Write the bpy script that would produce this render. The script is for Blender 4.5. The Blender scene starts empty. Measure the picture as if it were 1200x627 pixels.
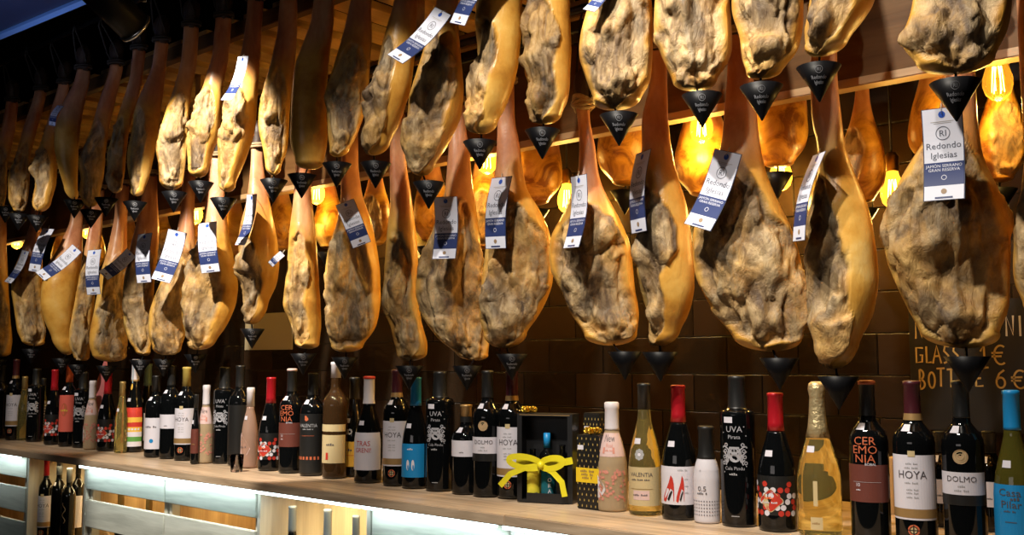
import bpy, math, random
import numpy as np
from mathutils import Vector, Matrix

random.seed(7)
R_ = math.radians
scene = bpy.context.scene
COL = scene.collection

# ------------------------------------------------------------------ camera
W, H = 1200, 627
FPX = 35.0 / 36.0 * W
PHI, PIT, CZ = R_(40.97), R_(5.46), 1.53
RT = Vector((math.cos(PHI), math.sin(PHI), 0))
FW = Vector((-math.sin(PHI) * math.cos(PIT), math.cos(PHI) * math.cos(PIT), math.sin(PIT)))
UP = RT.cross(FW)
CAM = Vector((0, 0, CZ))
cd = bpy.data.cameras.new('camera'); cam = bpy.data.objects.new('camera', cd); COL.objects.link(cam)
cd.lens = 35; cd.sensor_width = 36; cd.clip_start = 0.05; cd.clip_end = 60
cam.matrix_world = Matrix(((RT.x, UP.x, -FW.x, 0), (RT.y, UP.y, -FW.y, 0), (RT.z, UP.z, -FW.z, CZ), (0, 0, 0, 1)))
scene.camera = cam
scene.view_settings.view_transform = 'Standard'
scene.view_settings.look = 'None'
scene.view_settings.gamma = 1
scene.view_settings.exposure = 0.0
scene.view_settings.use_curve_mapping = False

def ray(x, y):
    return RT * ((x - 600) / FPX) + FW + UP * ((H / 2 - y) / FPX)
def at(x, y, Y):
    d = ray(x, y); return CAM + d * (Y / d.y)
def at_z(x, y, z):
    d = ray(x, y); return CAM + d * ((z - CZ) / d.z)

# ------------------------------------------------------------------ world + lights
wd = bpy.data.worlds.new('world'); scene.world = wd; wd.use_nodes = True
wd.node_tree.nodes['Background'].inputs[0].default_value = (0.5, 0.45, 0.45, 1)
wd.node_tree.nodes['Background'].inputs[1].default_value = 0.012

def lamp(name, kind, loc, energy, color, target=None, **kw):
    l = bpy.data.lights.new(name, kind); l.energy = energy; l.color = color
    for k, v in kw.items(): setattr(l, k, v)
    o = bpy.data.objects.new(name, l); COL.objects.link(o); o.location = loc
    if target is not None:
        o.rotation_euler = (Vector(target) - Vector(loc)).to_track_quat('-Z', 'Y').to_euler()
    return o

# Y planes
Y_LOW, Y_UP, Y_BACK, Y_WALL, Y_BOT = 1.82, 1.62, 2.13, 2.36, 1.87
Z_C = CZ - 0.332
SPOT = (1.0, 0.91, 0.78)
SPOTS = []
for (px, py, Yp, dx, en, cone, bl) in [      # aim pixel, plane, sideways offset, watts, cone, blend
        (238, 272, Y_UP, 0.42, 280, 39, 0.2),
        (85, 375, Y_LOW, 0.5, 75, 40, 0.7),
        (470, 280, Y_UP, 0.30, 62, 38, 0.35),
        (690, 215, Y_UP, 0.15, 85, 46, 0.4),
        (900, 170, Y_UP, -0.05, 95, 54, 0.4),
        (1130, 250, Y_UP, -0.15, 34, 60, 0.6)]:
    t = at(px, py, Yp)
    loc = (t.x + dx, 0.80, 2.85) if px > 100 else (t.x + dx, 0.75, 2.58)
    SPOTS.append((loc, tuple(t)))
    lamp('spot', 'SPOT', loc, en, SPOT, t, spot_size=R_(cone), spot_blend=bl, shadow_soft_size=0.02)
# soft fill added behind the camera, standing in for the shop's ambient light
lamp('shop_fill', 'AREA', (-1.0, -2.4, 2.0), 6, (1.0, 0.90, 0.85), (-1.6, 2.0, 1.2), shape='RECTANGLE', size=2.0, size_y=0.5)

# ------------------------------------------------------------------ materials
MATS = {}
def nodes_of(m):
    m.use_nodes = True
    nt = m.node_tree
    return nt, nt.nodes, nt.links, nt.nodes['Principled BSDF']
def mat(name, rgb, rough=0.5, metal=0.0, noise=0.0, nscale=30, bump=0.0, spec=0.5, coat=0.0, trans=0.0, ior=1.45, emit=None, es=0.0, sss=0.0):
    if name in MATS: return MATS[name]
    m = bpy.data.materials.new(name); nt, N, L, b = nodes_of(m)
    b.inputs['Base Color'].default_value = (*rgb, 1); b.inputs['Roughness'].default_value = rough
    b.inputs['Metallic'].default_value = metal; b.inputs['Specular IOR Level'].default_value = spec
    b.inputs['Coat Weight'].default_value = coat; b.inputs['Transmission Weight'].default_value = trans
    b.inputs['IOR'].default_value = ior
    if emit: b.inputs['Emission Color'].default_value = (*emit, 1); b.inputs['Emission Strength'].default_value = es
    if noise or bump:
        tc = N.new('ShaderNodeTexCoord'); n = N.new('ShaderNodeTexNoise'); n.inputs['Scale'].default_value = nscale
        n.inputs['Detail'].default_value = 5; L.new(tc.outputs['Object'], n.inputs['Vector'])
        if noise:
            mx = N.new('ShaderNodeMix'); mx.data_type = 'RGBA'
            mx.inputs[6].default_value = (*[c * (1 - noise) for c in rgb], 1); mx.inputs[7].default_value = (*[min(1, c * (1 + noise)) for c in rgb], 1)
            L.new(n.outputs['Fac'], mx.inputs[0]); L.new(mx.outputs[2], b.inputs['Base Color'])
        if bump:
            bp = N.new('ShaderNodeBump'); bp.inputs['Strength'].default_value = bump; bp.inputs['Distance'].default_value = 0.004
            L.new(n.outputs['Fac'], bp.inputs['Height']); L.new(bp.outputs[0], b.inputs['Normal'])
    MATS[name] = m; return m

def wood_mat(name, c1, c2, axis='X', scale=1.0, rough=0.5, rings=6.0):
    if name in MATS: return MATS[name]
    m = bpy.data.materials.new(name); nt, N, L, b = nodes_of(m)
    tc = N.new('ShaderNodeTexCoord'); mp = N.new('ShaderNodeMapping')
    st = {'X': (0.7, 9, 9), 'Y': (9, 0.7, 9), 'Z': (9, 9, 0.7)}[axis]
    mp.inputs['Scale'].default_value = tuple(s * scale for s in st)
    L.new(tc.outputs['Object'], mp.inputs['Vector'])
    n = N.new('ShaderNodeTexNoise'); n.inputs['Scale'].default_value = 1.6; n.inputs['Detail'].default_value = 8; n.inputs['Distortion'].default_value = 0.6
    L.new(mp.outputs[0], n.inputs['Vector'])
    mul = N.new('ShaderNodeMath'); mul.operation = 'MULTIPLY'; mul.inputs[1].default_value = rings
    fr = N.new('ShaderNodeMath'); fr.operation = 'PINGPONG'; fr.inputs[1].default_value = 1.0
    L.new(n.outputs['Fac'], mul.inputs[0]); L.new(mul.outputs[0], fr.inputs[0])
    n2 = N.new('ShaderNodeTexNoise'); n2.inputs['Scale'].default_value = 14; n2.inputs['Detail'].default_value = 6; L.new(mp.outputs[0], n2.inputs['Vector'])
    av = N.new('ShaderNodeMath'); av.operation = 'MULTIPLY_ADD'; av.inputs[1].default_value = 0.5
    h = N.new('ShaderNodeMath'); h.operation = 'MULTIPLY'; h.inputs[1].default_value = 0.5
    L.new(n2.outputs['Fac'], h.inputs[0]); L.new(fr.outputs[0], av.inputs[0]); L.new(h.outputs[0], av.inputs[2])
    cr = N.new('ShaderNodeValToRGB'); cr.color_ramp.elements[0].color = (*c1, 1); cr.color_ramp.elements[1].color = (*c2, 1)
    cr.color_ramp.elements[0].position = 0.1; cr.color_ramp.elements[1].position = 0.85
    L.new(av.outputs[0], cr.inputs[0]); L.new(cr.outputs[0], b.inputs['Base Color'])
    bp = N.new('ShaderNodeBump'); bp.inputs['Strength'].default_value = 0.25; bp.inputs['Distance'].default_value = 0.002
    L.new(av.outputs[0], bp.inputs['Height']); L.new(bp.outputs[0], b.inputs['Normal'])
    b.inputs['Roughness'].default_value = rough
    MATS[name] = m; return m

def ham_material(name, deep):
    m = bpy.data.materials.new(name); nt, N, L, b = nodes_of(m)
    tc = N.new('ShaderNodeTexCoord'); oi = N.new('ShaderNodeObjectInfo')
    sc = N.new('ShaderNodeMath'); sc.operation = 'MULTIPLY'; sc.inputs[1].default_value = 37.0; L.new(oi.outputs['Random'], sc.inputs[0])
    add = N.new('ShaderNodeVectorMath'); add.operation = 'ADD'; L.new(tc.outputs['Object'], add.inputs[0]); L.new(sc.outputs[0], add.inputs[1])
    def noise(s, d=6, dist=0.0, stretch=None):
        n = N.new('ShaderNodeTexNoise'); n.inputs['Scale'].default_value = s; n.inputs['Detail'].default_value = d; n.inputs['Distortion'].default_value = dist
        n.inputs['Roughness'].default_value = 0.62
        if stretch:
            mp = N.new('ShaderNodeMapping'); mp.inputs['Scale'].default_value = stretch; L.new(add.outputs[0], mp.inputs['Vector']); L.new(mp.outputs[0], n.inputs['Vector'])
        else: L.new(add.outputs[0], n.inputs['Vector'])
        return n.outputs['Fac']
    def ramp(fac, stops):
        r = N.new('ShaderNodeValToRGB'); e = r.color_ramp.elements
        while len(e) < len(stops): e.new(0.5)
        for i, (p, c) in enumerate(stops): e[i].position = p; e[i].color = (*c, 1)
        L.new(fac, r.inputs[0]); return r.outputs[0]
    def mix(fac, a, c):
        x = N.new('ShaderNodeMix'); x.data_type = 'RGBA'; L.new(fac, x.inputs[0]); L.new(a, x.inputs[6]); L.new(c, x.inputs[7]); return x.outputs[2]
    def attr(n):
        a = N.new('ShaderNodeAttribute'); a.attribute_name = n; return a.outputs['Fac']
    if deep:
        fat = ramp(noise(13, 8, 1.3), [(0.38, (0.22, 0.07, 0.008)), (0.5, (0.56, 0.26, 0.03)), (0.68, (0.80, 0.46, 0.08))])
    else:
        fat = ramp(noise(9, 6), [(0.28, (0.40, 0.15, 0.02)), (0.45, (0.62, 0.31, 0.05)), (0.6, (0.72, 0.42, 0.095)), (0.75, (0.78, 0.55, 0.20))])
    meat = ramp(noise(19, 9, 1.0, (1, 1, 0.42)), [(0.30, (0.035, 0.02, 0.012)), (0.42, (0.12, 0.072, 0.035)), (0.50, (0.26, 0.17, 0.08)), (0.58, (0.46, 0.32, 0.16)), (0.72, (0.66, 0.50, 0.28))])
    warm = ramp(noise(6, 5, 0.5), [(0.44, (0, 0, 0)), (0.60, (0.9, 0.9, 0.9))])
    ochre = ramp(noise(30, 6), [(0.35, (0.32, 0.15, 0.03)), (0.65, (0.70, 0.43, 0.14))])
    meat = mix(warm, meat, ochre)
    # greyish mould bloom
    grey = ramp(noise(14, 9, 0.8, (1, 1, 0.45)), [(0.52, (0, 0, 0)), (0.66, (0.7, 0.7, 0.7))])
    bloom = ramp(noise(60, 7, 0.6, (1, 1, 0.4)), [(0.35, (0.09, 0.072, 0.045)), (0.65, (0.42, 0.34, 0.22))])
    meat = mix(grey, meat, bloom)
    sh = ramp(noise(14, 6, 0.4, (1, 1, 0.4)), [(0.3, (0.36, 0.11, 0.045)), (0.52, (0.60, 0.27, 0.13)), (0.75, (0.78, 0.46, 0.25))])
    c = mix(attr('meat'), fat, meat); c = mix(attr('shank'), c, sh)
    # creases turn darker brown (attribute: how deep the fold is)
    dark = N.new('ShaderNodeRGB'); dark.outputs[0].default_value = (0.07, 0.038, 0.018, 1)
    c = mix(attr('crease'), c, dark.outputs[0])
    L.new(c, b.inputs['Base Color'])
    rr = N.new('ShaderNodeMapRange'); L.new(attr('meat'), rr.inputs[0]); rr.inputs[3].default_value = 0.33; rr.inputs[4].default_value = 0.58
    L.new(rr.outputs[0], b.inputs['Roughness'])
    b.inputs['Specular IOR Level'].default_value = 0.45
    bp = N.new('ShaderNodeBump'); bp.inputs['Strength'].default_value = 0.9; bp.inputs['Distance'].default_value = 0.006
    s1 = N.new('ShaderNodeMath'); s1.operation = 'MULTIPLY'; L.new(noise(48, 9, 0.6, (1, 1, 0.5)), s1.inputs[0])
    md = N.new('ShaderNodeMapRange'); L.new(attr('meat'), md.inputs[0]); md.inputs[3].default_value = 0.28; md.inputs[4].default_value = 1.5; L.new(md.outputs[0], s1.inputs[1])
    L.new(s1.outputs[0], bp.inputs['Height']); L.new(bp.outputs[0], b.inputs['Normal'])
    MATS[name] = m; return m

# ------------------------------------------------------------------ mesh helpers
class MB:
    def __init__(self): self.v = []; self.f = []; self.m = []; self.mats = []; self.sm = []
    def mi(self, m):
        if m not in self.mats: self.mats.append(m)
        return self.mats.index(m)
    def add(self, vs, fs, m, smooth=False):
        o = len(self.v); k = self.mi(m); self.v += [tuple(p) for p in vs]
        for f in fs: self.f.append([i + o for i in f]); self.m.append(k); self.sm.append(smooth)
        return self
    def box(self, x0, x1, y0, y1, z0, z1, m, bev=0.0):
        c = ((x0 + x1) / 2, (y0 + y1) / 2, (z0 + z1) / 2); s = ((x1 - x0) / 2, (y1 - y0) / 2, (z1 - z0) / 2)
        if bev <= 0:
            vs = [(c[0] + a * s[0], c[1] + b_ * s[1], c[2] + d * s[2]) for a in (-1, 1) for b_ in (-1, 1) for d in (-1, 1)]
            return self.add(vs, [(0, 1, 3, 2), (4, 6, 7, 5), (0, 4, 5, 1), (2, 3, 7, 6), (0, 2, 6, 4), (1, 5, 7, 3)], m)
        import bmesh
        bm = bmesh.new(); bmesh.ops.create_cube(bm, size=1)
        for v in bm.verts: v.co = Vector((c[0] + v.co.x * 2 * s[0], c[1] + v.co.y * 2 * s[1], c[2] + v.co.z * 2 * s[2]))
        bmesh.ops.bevel(bm, geom=bm.edges[:], offset=bev, segments=2, affect='EDGES')
        bm.verts.index_update()
        self.add([v.co[:] for v in bm.verts], [[v.index for v in f.verts] for f in bm.faces], m); bm.free(); return self
    def lathe(self, prof, m, seg=32, c=(0, 0, 0), smooth=True, caps=True):
        vs = []; fs = []
        for (r, z) in prof:
            for i in range(seg):
                a = 2 * math.pi * i / seg; vs.append((c[0] + r * math.cos(a), c[1] + r * math.sin(a), c[2] + z))
        n = len(prof)
        for k in range(n - 1):
            for i in range(seg):
                j = (i + 1) % seg; fs.append((k * seg + i, k * seg + j, (k + 1) * seg + j, (k + 1) * seg + i))
        if caps: fs.append(tuple(range(seg))[::-1]); fs.append(tuple((n - 1) * seg + i for i in range(seg)))
        return self.add(vs, fs, m, smooth)
    def tube(self, pts, rad, m, seg=8, closed=False):
        pts = [Vector(p) for p in pts]; n = len(pts); vs = []; fs = []
        rads = rad if isinstance(rad, (list, tuple)) else [rad] * n
        ref = Vector((0.13, 0.27, 0.95)).normalized()
        for i, p in enumerate(pts):
            if closed: t = pts[(i + 1) % n] - pts[i - 1]
            else: t = pts[min(i + 1, n - 1)] - pts[max(i - 1, 0)]
            t.normalize(); a = t.cross(ref)
            if a.length < 1e-3: a = t.cross(Vector((1, 0, 0)))
            a.normalize(); bb = t.cross(a)
            for k in range(seg):
                w = 2 * math.pi * k / seg; vs.append(p + (a * math.cos(w) + bb * math.sin(w)) * rads[i])
        for i in range(n if closed else n - 1):
            i2 = (i + 1) % n
            for k in range(seg):
                k2 = (k + 1) % seg; fs.append((i * seg + k, i * seg + k2, i2 * seg + k2, i2 * seg + k))
        if not closed: fs.append(tuple(range(seg))[::-1]); fs.append(tuple((n - 1) * seg + k for k in range(seg)))
        return self.add(vs, fs, m, True)
    def build(self, name, parent=None, loc=None, rotz=0.0):
        me = bpy.data.meshes.new(name); me.from_pydata(self.v, [], self.f)
        for m in self.mats: me.materials.append(m)
        me.polygons.foreach_set('material_index', self.m); me.polygons.foreach_set('use_smooth', self.sm); me.update()
        o = bpy.data.objects.new(name, me); COL.objects.link(o)
        if parent is not None: o.parent = parent
        if loc is not None: o.location = loc
        o.rotation_euler.z = rotz
        return o

def tag(o, label=None, cat=None, group=None, kind=None):
    if label: o['label'] = label
    if cat: o['category'] = cat
    if group: o['group'] = group
    if kind: o['kind'] = kind
    return o
def empty(name, loc, rz=0.0):
    o = bpy.data.objects.new(name, None); COL.objects.link(o); o.location = loc; o.rotation_euler.z = rz
    o.empty_display_size = 0.05; return o
def structure(o): o['kind'] = 'structure'; return o

TXT = {}
def text_mesh(s, align='CENTER'):
    if (s, align) in TXT: return TXT[(s, align)]
    cu = bpy.data.curves.new('t', 'FONT'); cu.body = s; cu.align_x = align; cu.size = 1.0; cu.resolution_u = 2; cu.space_line = 0.85
    o = bpy.data.objects.new('t', cu); COL.objects.link(o)
    dg = bpy.context.evaluated_depsgraph_get(); me = o.evaluated_get(dg).to_mesh()
    vs = [tuple(v.co[:2]) for v in me.vertices]; fs = [tuple(p.vertices) for p in me.polygons]
    o.evaluated_get(dg).to_mesh_clear(); bpy.data.objects.remove(o); bpy.data.curves.remove(cu)
    TXT[(s, align)] = (vs, fs); return vs, fs

def ring2d(r0, r1, n=28, cx=0, cy=0):
    vs = []; fs = []
    for i in range(n):
        a = 2 * math.pi * i / n
        vs += [(cx + r0 * math.cos(a), cy + r0 * math.sin(a)), (cx + r1 * math.cos(a), cy + r1 * math.sin(a))]
    for i in range(n):
        j = (i + 1) % n; fs.append((2 * i, 2 * i + 1, 2 * j + 1, 2 * j))
    return vs, fs
def disc2d(r, cx=0, cy=0, n=20, ry=None):
    ry = ry or r
    return [(cx + r * math.cos(2 * math.pi * i / n), cy + ry * math.sin(2 * math.pi * i / n)) for i in range(n)], [tuple(range(n))]
def rect2d(x0, x1, y0, y1, nx=1):
    vs = []; fs = []
    for i in range(nx + 1):
        x = x0 + (x1 - x0) * i / nx; vs += [(x, y0), (x, y1)]
    for i in range(nx): fs.append((2 * i, 2 * i + 2, 2 * i + 3, 2 * i + 1))
    return vs, fs
def stroke2d(pts, w):
    vs = []; fs = []
    for i, p in enumerate(pts):
        a = pts[max(i - 1, 0)]; b = pts[min(i + 1, len(pts) - 1)]
        dx, dy = b[0] - a[0], b[1] - a[1]; l = math.hypot(dx, dy) or 1
        nx, ny = -dy / l * w / 2, dx / l * w / 2
        vs += [(p[0] + nx, p[1] + ny), (p[0] - nx, p[1] - ny)]
    for i in range(len(pts) - 1): fs.append((2 * i, 2 * i + 1, 2 * i + 3, 2 * i + 2))
    return vs, fs
def scaled(g, s, dx=0, dy=0, sx=1.0):
    return [(x * s * sx + dx, y * s + dy) for x, y in g[0]], g[1]

# ------------------------------------------------------------------ numpy noise
_rng = np.random.RandomState(3); _T = _rng.rand(32, 32, 32) * 2 - 1
def vnoise(p):
    i = np.floor(p).astype(int); f = p - i; f = f * f * f * (f * (f * 6 - 15) + 10); i0 = i % 32; i1 = (i + 1) % 32
    x0, y0, z0 = i0.T; x1, y1, z1 = i1.T; fx, fy, fz = f.T
    a = _T[x0, y0, z0] * (1 - fx) + _T[x1, y0, z0] * fx; b = _T[x0, y1, z0] * (1 - fx) + _T[x1, y1, z0] * fx
    c = _T[x0, y0, z1] * (1 - fx) + _T[x1, y0, z1] * fx; d = _T[x0, y1, z1] * (1 - fx) + _T[x1, y1, z1] * fx
    e = a * (1 - fy) + b * fy; g = c * (1 - fy) + d * fy
    return e * (1 - fz) + g * fz
def fbm(p, o=4):
    s = np.zeros(len(p)); a = 1.0; t = 0
    for k in range(o): s += a * vnoise(p * (2 ** k) + 11.3 * k); t += a; a *= 0.5
    return s / t
def sstep(a, b, x):
    t = np.clip((x - a) / (b - a), 0, 1); return t * t * (3 - 2 * t)

# ================================================================== SETTING
M_dark = mat('dark_paint', (0.012, 0.012, 0.014), 0.6)
M_floor = mat('floor_stone', (0.06, 0.05, 0.045), 0.4, noise=0.3, nscale=6)
def tile_material():
    m = bpy.data.materials.new('glazed_tile'); nt, N, L, b = nodes_of(m)
    tc = N.new('ShaderNodeTexCoord'); mp = N.new('ShaderNodeMapping'); mp.inputs['Rotation'].default_value = (R_(90), 0, 0)
    L.new(tc.outputs['Object'], mp.inputs['Vector'])
    br = N.new('ShaderNodeTexBrick'); br.inputs['Scale'].default_value = 1.0
    br.inputs['Brick Width'].default_value = 0.20; br.inputs['Row Height'].default_value = 0.10; br.inputs['Mortar Size'].default_value = 0.0025
    br.inputs['Mortar Smooth'].default_value = 0.3
    br.inputs['Color1'].default_value = (0.030, 0.017, 0.009, 1); br.inputs['Color2'].default_value = (0.014, 0.009, 0.005, 1); br.inputs['Mortar'].default_value = (0.004, 0.003, 0.002, 1)
    L.new(mp.outputs[0], br.inputs['Vector']); L.new(br.outputs['Color'], b.inputs['Base Color'])
    b.inputs['Roughness'].default_value = 0.2; b.inputs['Specular IOR Level'].default_value = 0.4
    n = N.new('ShaderNodeTexNoise'); n.inputs['Scale'].default_value = 7; n.inputs['Detail'].default_value = 2; n.inputs['Distortion'].default_value = 1.0; L.new(tc.outputs['Object'], n.inputs['Vector'])
    sub = N.new('ShaderNodeMath'); sub.operation = 'MULTIPLY_ADD'; sub.inputs[1].default_value = -0.6; L.new(br.outputs['Fac'], sub.inputs[0]); L.new(n.outputs['Fac'], sub.inputs[2])
    bp = N.new('ShaderNodeBump'); bp.inputs['Strength'].default_value = 0.45; bp.inputs['Distance'].default_value = 0.008
    L.new(sub.outputs[0], bp.inputs['Height']); L.new(bp.outputs[0], b.inputs['Normal'])
    return m
M_tile = tile_material()
XL, XR = -7.5, 2.2
structure(MB().box(XL, XR, Y_WALL, Y_WALL + 0.1, 0, 3.3, M_tile).build('wall_back'))
structure(MB().box(XL, XR, -4, Y_WALL + 0.1, -0.1, 0, M_floor).build('floor'))
structure(MB().box(XL - 0.1, XL, -4, Y_WALL + 0.1, 0, 3.3, M_dark).build('wall_left'))
structure(MB().box(XR, XR + 0.1, -4, Y_WALL + 0.1, 0, 3.3, M_dark).build('wall_right'))
structure(MB().box(XL, XR, -4.1, -4, 0, 3.3, M_dark).build('wall_front'))
structure(MB().box(XL, XR, -4, Y_WALL + 0.1, 3.3, 3.4, M_dark).build('ceiling'))
# dropped ceiling slab with a metal edge trim, top left of the picture
zs = 2.72
pa, pb = at_z(0, 45, zs), at_z(108, 0, zs); dl = (pb - pa); dl.z = 0; dl.normalize()
nrm = Vector((dl.y, -dl.x, 0))
if nrm.y > 0: nrm = -nrm
if dl.x < 0: dl = -dl
q0 = pa - dl * 2.0; q1 = pb + dl * 0.25
M_slab = mat('blue_grey_paint', (0.025, 0.035, 0.08), 0.35, noise=0.3, nscale=3)
M_trim = mat('blue_metal_trim', (0.22, 0.42, 0.85), 0.35, metal=0.1)
def prism(p, t, w, z0, z1, m, name):
    a, b_ = p, t; vs = [a, b_, b_ + nrm * w, a + nrm * w]
    v = [(q.x, q.y, z0) for q in vs] + [(q.x, q.y, z1) for q in vs]
    return MB().add(v, [(3, 2, 1, 0), (4, 5, 6, 7), (0, 1, 5, 4), (1, 2, 6, 5), (2, 3, 7, 6), (3, 0, 4, 7)], m).build(name)
structure(prism(q0 + nrm * 0.03, q1 + nrm * 0.03, 0.75, zs + 0.004, zs + 0.12, M_slab, 'ceiling_soffit'))
structure(prism(q0, q1, 0.028, zs - 0.006, zs + 0.12, M_trim, 'trim_1'))
pv = at_z(25, 8, zs)
lamp('soffit_fill', 'AREA', (pv.x + 0.1, pv.y - 0.35, 1.7), 0.9, (0.45, 0.6, 1.0), (pv.x, pv.y - 0.05, zs), shape='RECTANGLE', size=0.8, size_y=0.3, spread=R_(55))  # unseen uplight added to tint the soffit like bluish daylight

# ================================================================== COUNTER
M_top = wood_mat('pale_counter_wood', (0.34, 0.23, 0.14), (0.72, 0.54, 0.37), 'X', 1.4, 0.34)
M_crate = wood_mat('whitewashed_pine', (0.40, 0.40, 0.34), (0.66, 0.65, 0.56), 'X', 1.2, 0.6)
M_crateZ = wood_mat('whitewashed_pine_post', (0.36, 0.34, 0.28), (0.60, 0.57, 0.48), 'Z', 1.2, 0.6)
M_pine = wood_mat('bare_pine', (0.42, 0.24, 0.09), (0.66, 0.43, 0.19), 'Z', 1.3, 0.55)
M_led = mat('led_strip_light', (0.9, 1, 1), 0.4, emit=(0.72, 0.95, 1.0), es=5)
YF = 1.665
xs = at(592, 600, YF).x
for (x0, x1, dy, z, lab) in [(-7.2, xs - 0.002, 0.0, Z_C, 'long pale wooden counter board under the left run of bottles'),
                             (xs + 0.002, 1.5, -0.006, Z_C + 0.0015, 'pale wooden counter board under the gift box and right-hand bottles')]:
    o = MB().box(x0, x1, YF + dy, Y_WALL - 0.005, z - 0.024, z, M_top, 0.002).build('counter_board')
    tag(o, lab, 'counter')
# front crates
YP = YF + 0.045     # front face of the slats
def xp(px, y=580): return at(px, y, YP).x
def zp(px, py): return at(px, py, YP).z
zt = Z_C - 0.026
def crate(x0, x1, slats, posts, label, bottom=0.62, name='slatted_crate'):
    root = empty(name, (x0, YP, bottom)); tag(root, label, 'crate', None)
    def loc(mb, nm):
        mb.v = [(a - x0, b - YP, c - bottom) for a, b, c in mb.v]; return mb.build(nm, root)
    for (z0, z1) in slats: loc(MB().box(x0, x1, YP, YP + 0.014, z0, z1, M_crate, 0.002), 'slat')
    for (a, b) in posts: loc(MB().box(a, b, YP + 0.0145, YP + 0.045, bottom, zt - 0.002, M_crateZ, 0.002), 'post')
    loc(MB().box(x0, x0 + 0.012, YP + 0.046, YP + 0.46, bottom, zt - 0.002, M_pine), 'side_panel')
    loc(MB().box(x1 - 0.012, x1, YP + 0.046, YP + 0.46, bottom, zt - 0.002, M_pine), 'side_panel')
    loc(MB().box(x0, x1, YP + 0.461, YP + 0.475, bottom, zt - 0.002, M_pine), 'back_panel')
    loc(MB().box(x0 + 0.013, x1 - 0.013, YP + 0.05, YP + 0.46, bottom, bottom + 0.014, M_pine), 'bottom_panel')
    return root
sl = []
zA0 = zp(103, 572 - 8); 
sl = [(zt - 0.085, zt - 0.006), (zt - 0.215, zt - 0.122), (zt - 0.345, zt - 0.25), (zt - 0.475, zt - 0.38)]
crate(xp(-120), xp(30), sl, [(xp(-118), xp(-108)), (xp(24), xp(30))], 'whitewashed slatted crate at the far left under the counter')
crate(xp(101), xp(192.5), sl, [(xp(101.5), xp(104)), (xp(188), xp(192))], 'whitewashed slatted crate right of the left bottle opening')
crate(xp(193.5), xp(300), sl, [(xp(194), xp(197)), (xp(295), xp(299.5))], 'whitewashed slatted crate between the brass-lit crate and the middle bottle opening')
crate(xp(436), xp(596), sl, [(xp(437), xp(441)), (xp(590), xp(595))], 'whitewashed slatted crate right of the middle bottle opening')
crate(xp(598), xp(800), sl, [(xp(599), xp(604)), (xp(792), xp(799))], 'whitewashed slatted crate under the right-hand counter board')
def opening(x0, x1, label, zb):
    root = empty('bottle_cubby', (x0, YP, zb)); tag(root, label, 'shelf')
    def loc(mb, nm):
        mb.v = [(a - x0, b - YP, c - zb) for a, b, c in mb.v]; return mb.build(nm, root)
    loc(MB().box(x0, x0 + 0.014, YP, YP + 0.47, zb, zt - 0.002, M_crateZ, 0.001), 'side_panel')
    loc(MB().box(x1 - 0.014, x1, YP, YP + 0.47, zb, zt - 0.002, M_crateZ, 0.001), 'side_panel')
    loc(MB().box(x0 + 0.015, x1 - 0.015, YP + 0.455, YP + 0.47, zb, zt - 0.002, M_pine), 'back_panel')
    loc(MB().box(x0 + 0.015, x1 - 0.015, YP + 0.0, YP + 0.454, zb, zb + 0.016, M_pine), 'shelf_board')
ZB1 = at(62, 535, YP + 0.12).z - 0.305
ZB2 = at(345, 585, YP + 0.12).z - 0.305
opening(xp(31), xp(100), 'open pine cubby holding dark bottles under the counter, left', ZB1 - 0.017)
opening(xp(302), xp(434), 'open pine cubby holding grey-capped bottles under the middle of the counter', ZB2 - 0.017)
# led strips under the lip
for (a, b, lab) in [(-118, 29, 'glowing strip light above the far left crate'), (102, 299, 'long glowing strip light under the counter lip between the bottle openings'),
                    (303, 433, 'thin strip light above the grey-capped bottles'), (437, 590, 'glowing strip light right of the middle bottle opening'), (600, 800, 'glowing strip light under the right-hand counter board')]:
    x0, x1 = xp(a), xp(b)
    o = MB().box(x0, x1, YF + 0.012, YF + 0.026, zt - 0.008, zt - 0.0005, M_led).build('led_strip'); tag(o, lab, 'strip light')
    l = lamp('led_light', 'AREA', ((x0 + x1) / 2, YF + 0.018, zt - 0.010), (0.8 if a != 303 else 0.5) * (x1 - x0), (0.74, 0.95, 1.0), None, shape='RECTANGLE', size=(x1 - x0), size_y=0.014)
for (a, b, e) in [(-60, 10, 1.6), (45, 85, 2.2), (110, 185, 1.8), (205, 290, 1.8), (325, 415, 3.0)]:
    x0, x1 = xp(a), xp(b)
    if b in (85, 415): lamp('cubby_light', 'AREA', ((x0 + x1) / 2, YP + 0.33, zt - 0.03), e * 0.7, (1.0, 0.76, 0.36), None, shape='RECTANGLE', size=(x1 - x0), size_y=0.05); e *= 0.3
    lamp('cubby_light', 'AREA', ((x0 + x1) / 2, YP + (0.20 if b in (10, 185, 290) else 0.045), zt - 0.03), e * 0.6, (1.0, 0.78, 0.40), None, shape='RECTANGLE', size=(x1 - x0), size_y=0.05)

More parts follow.
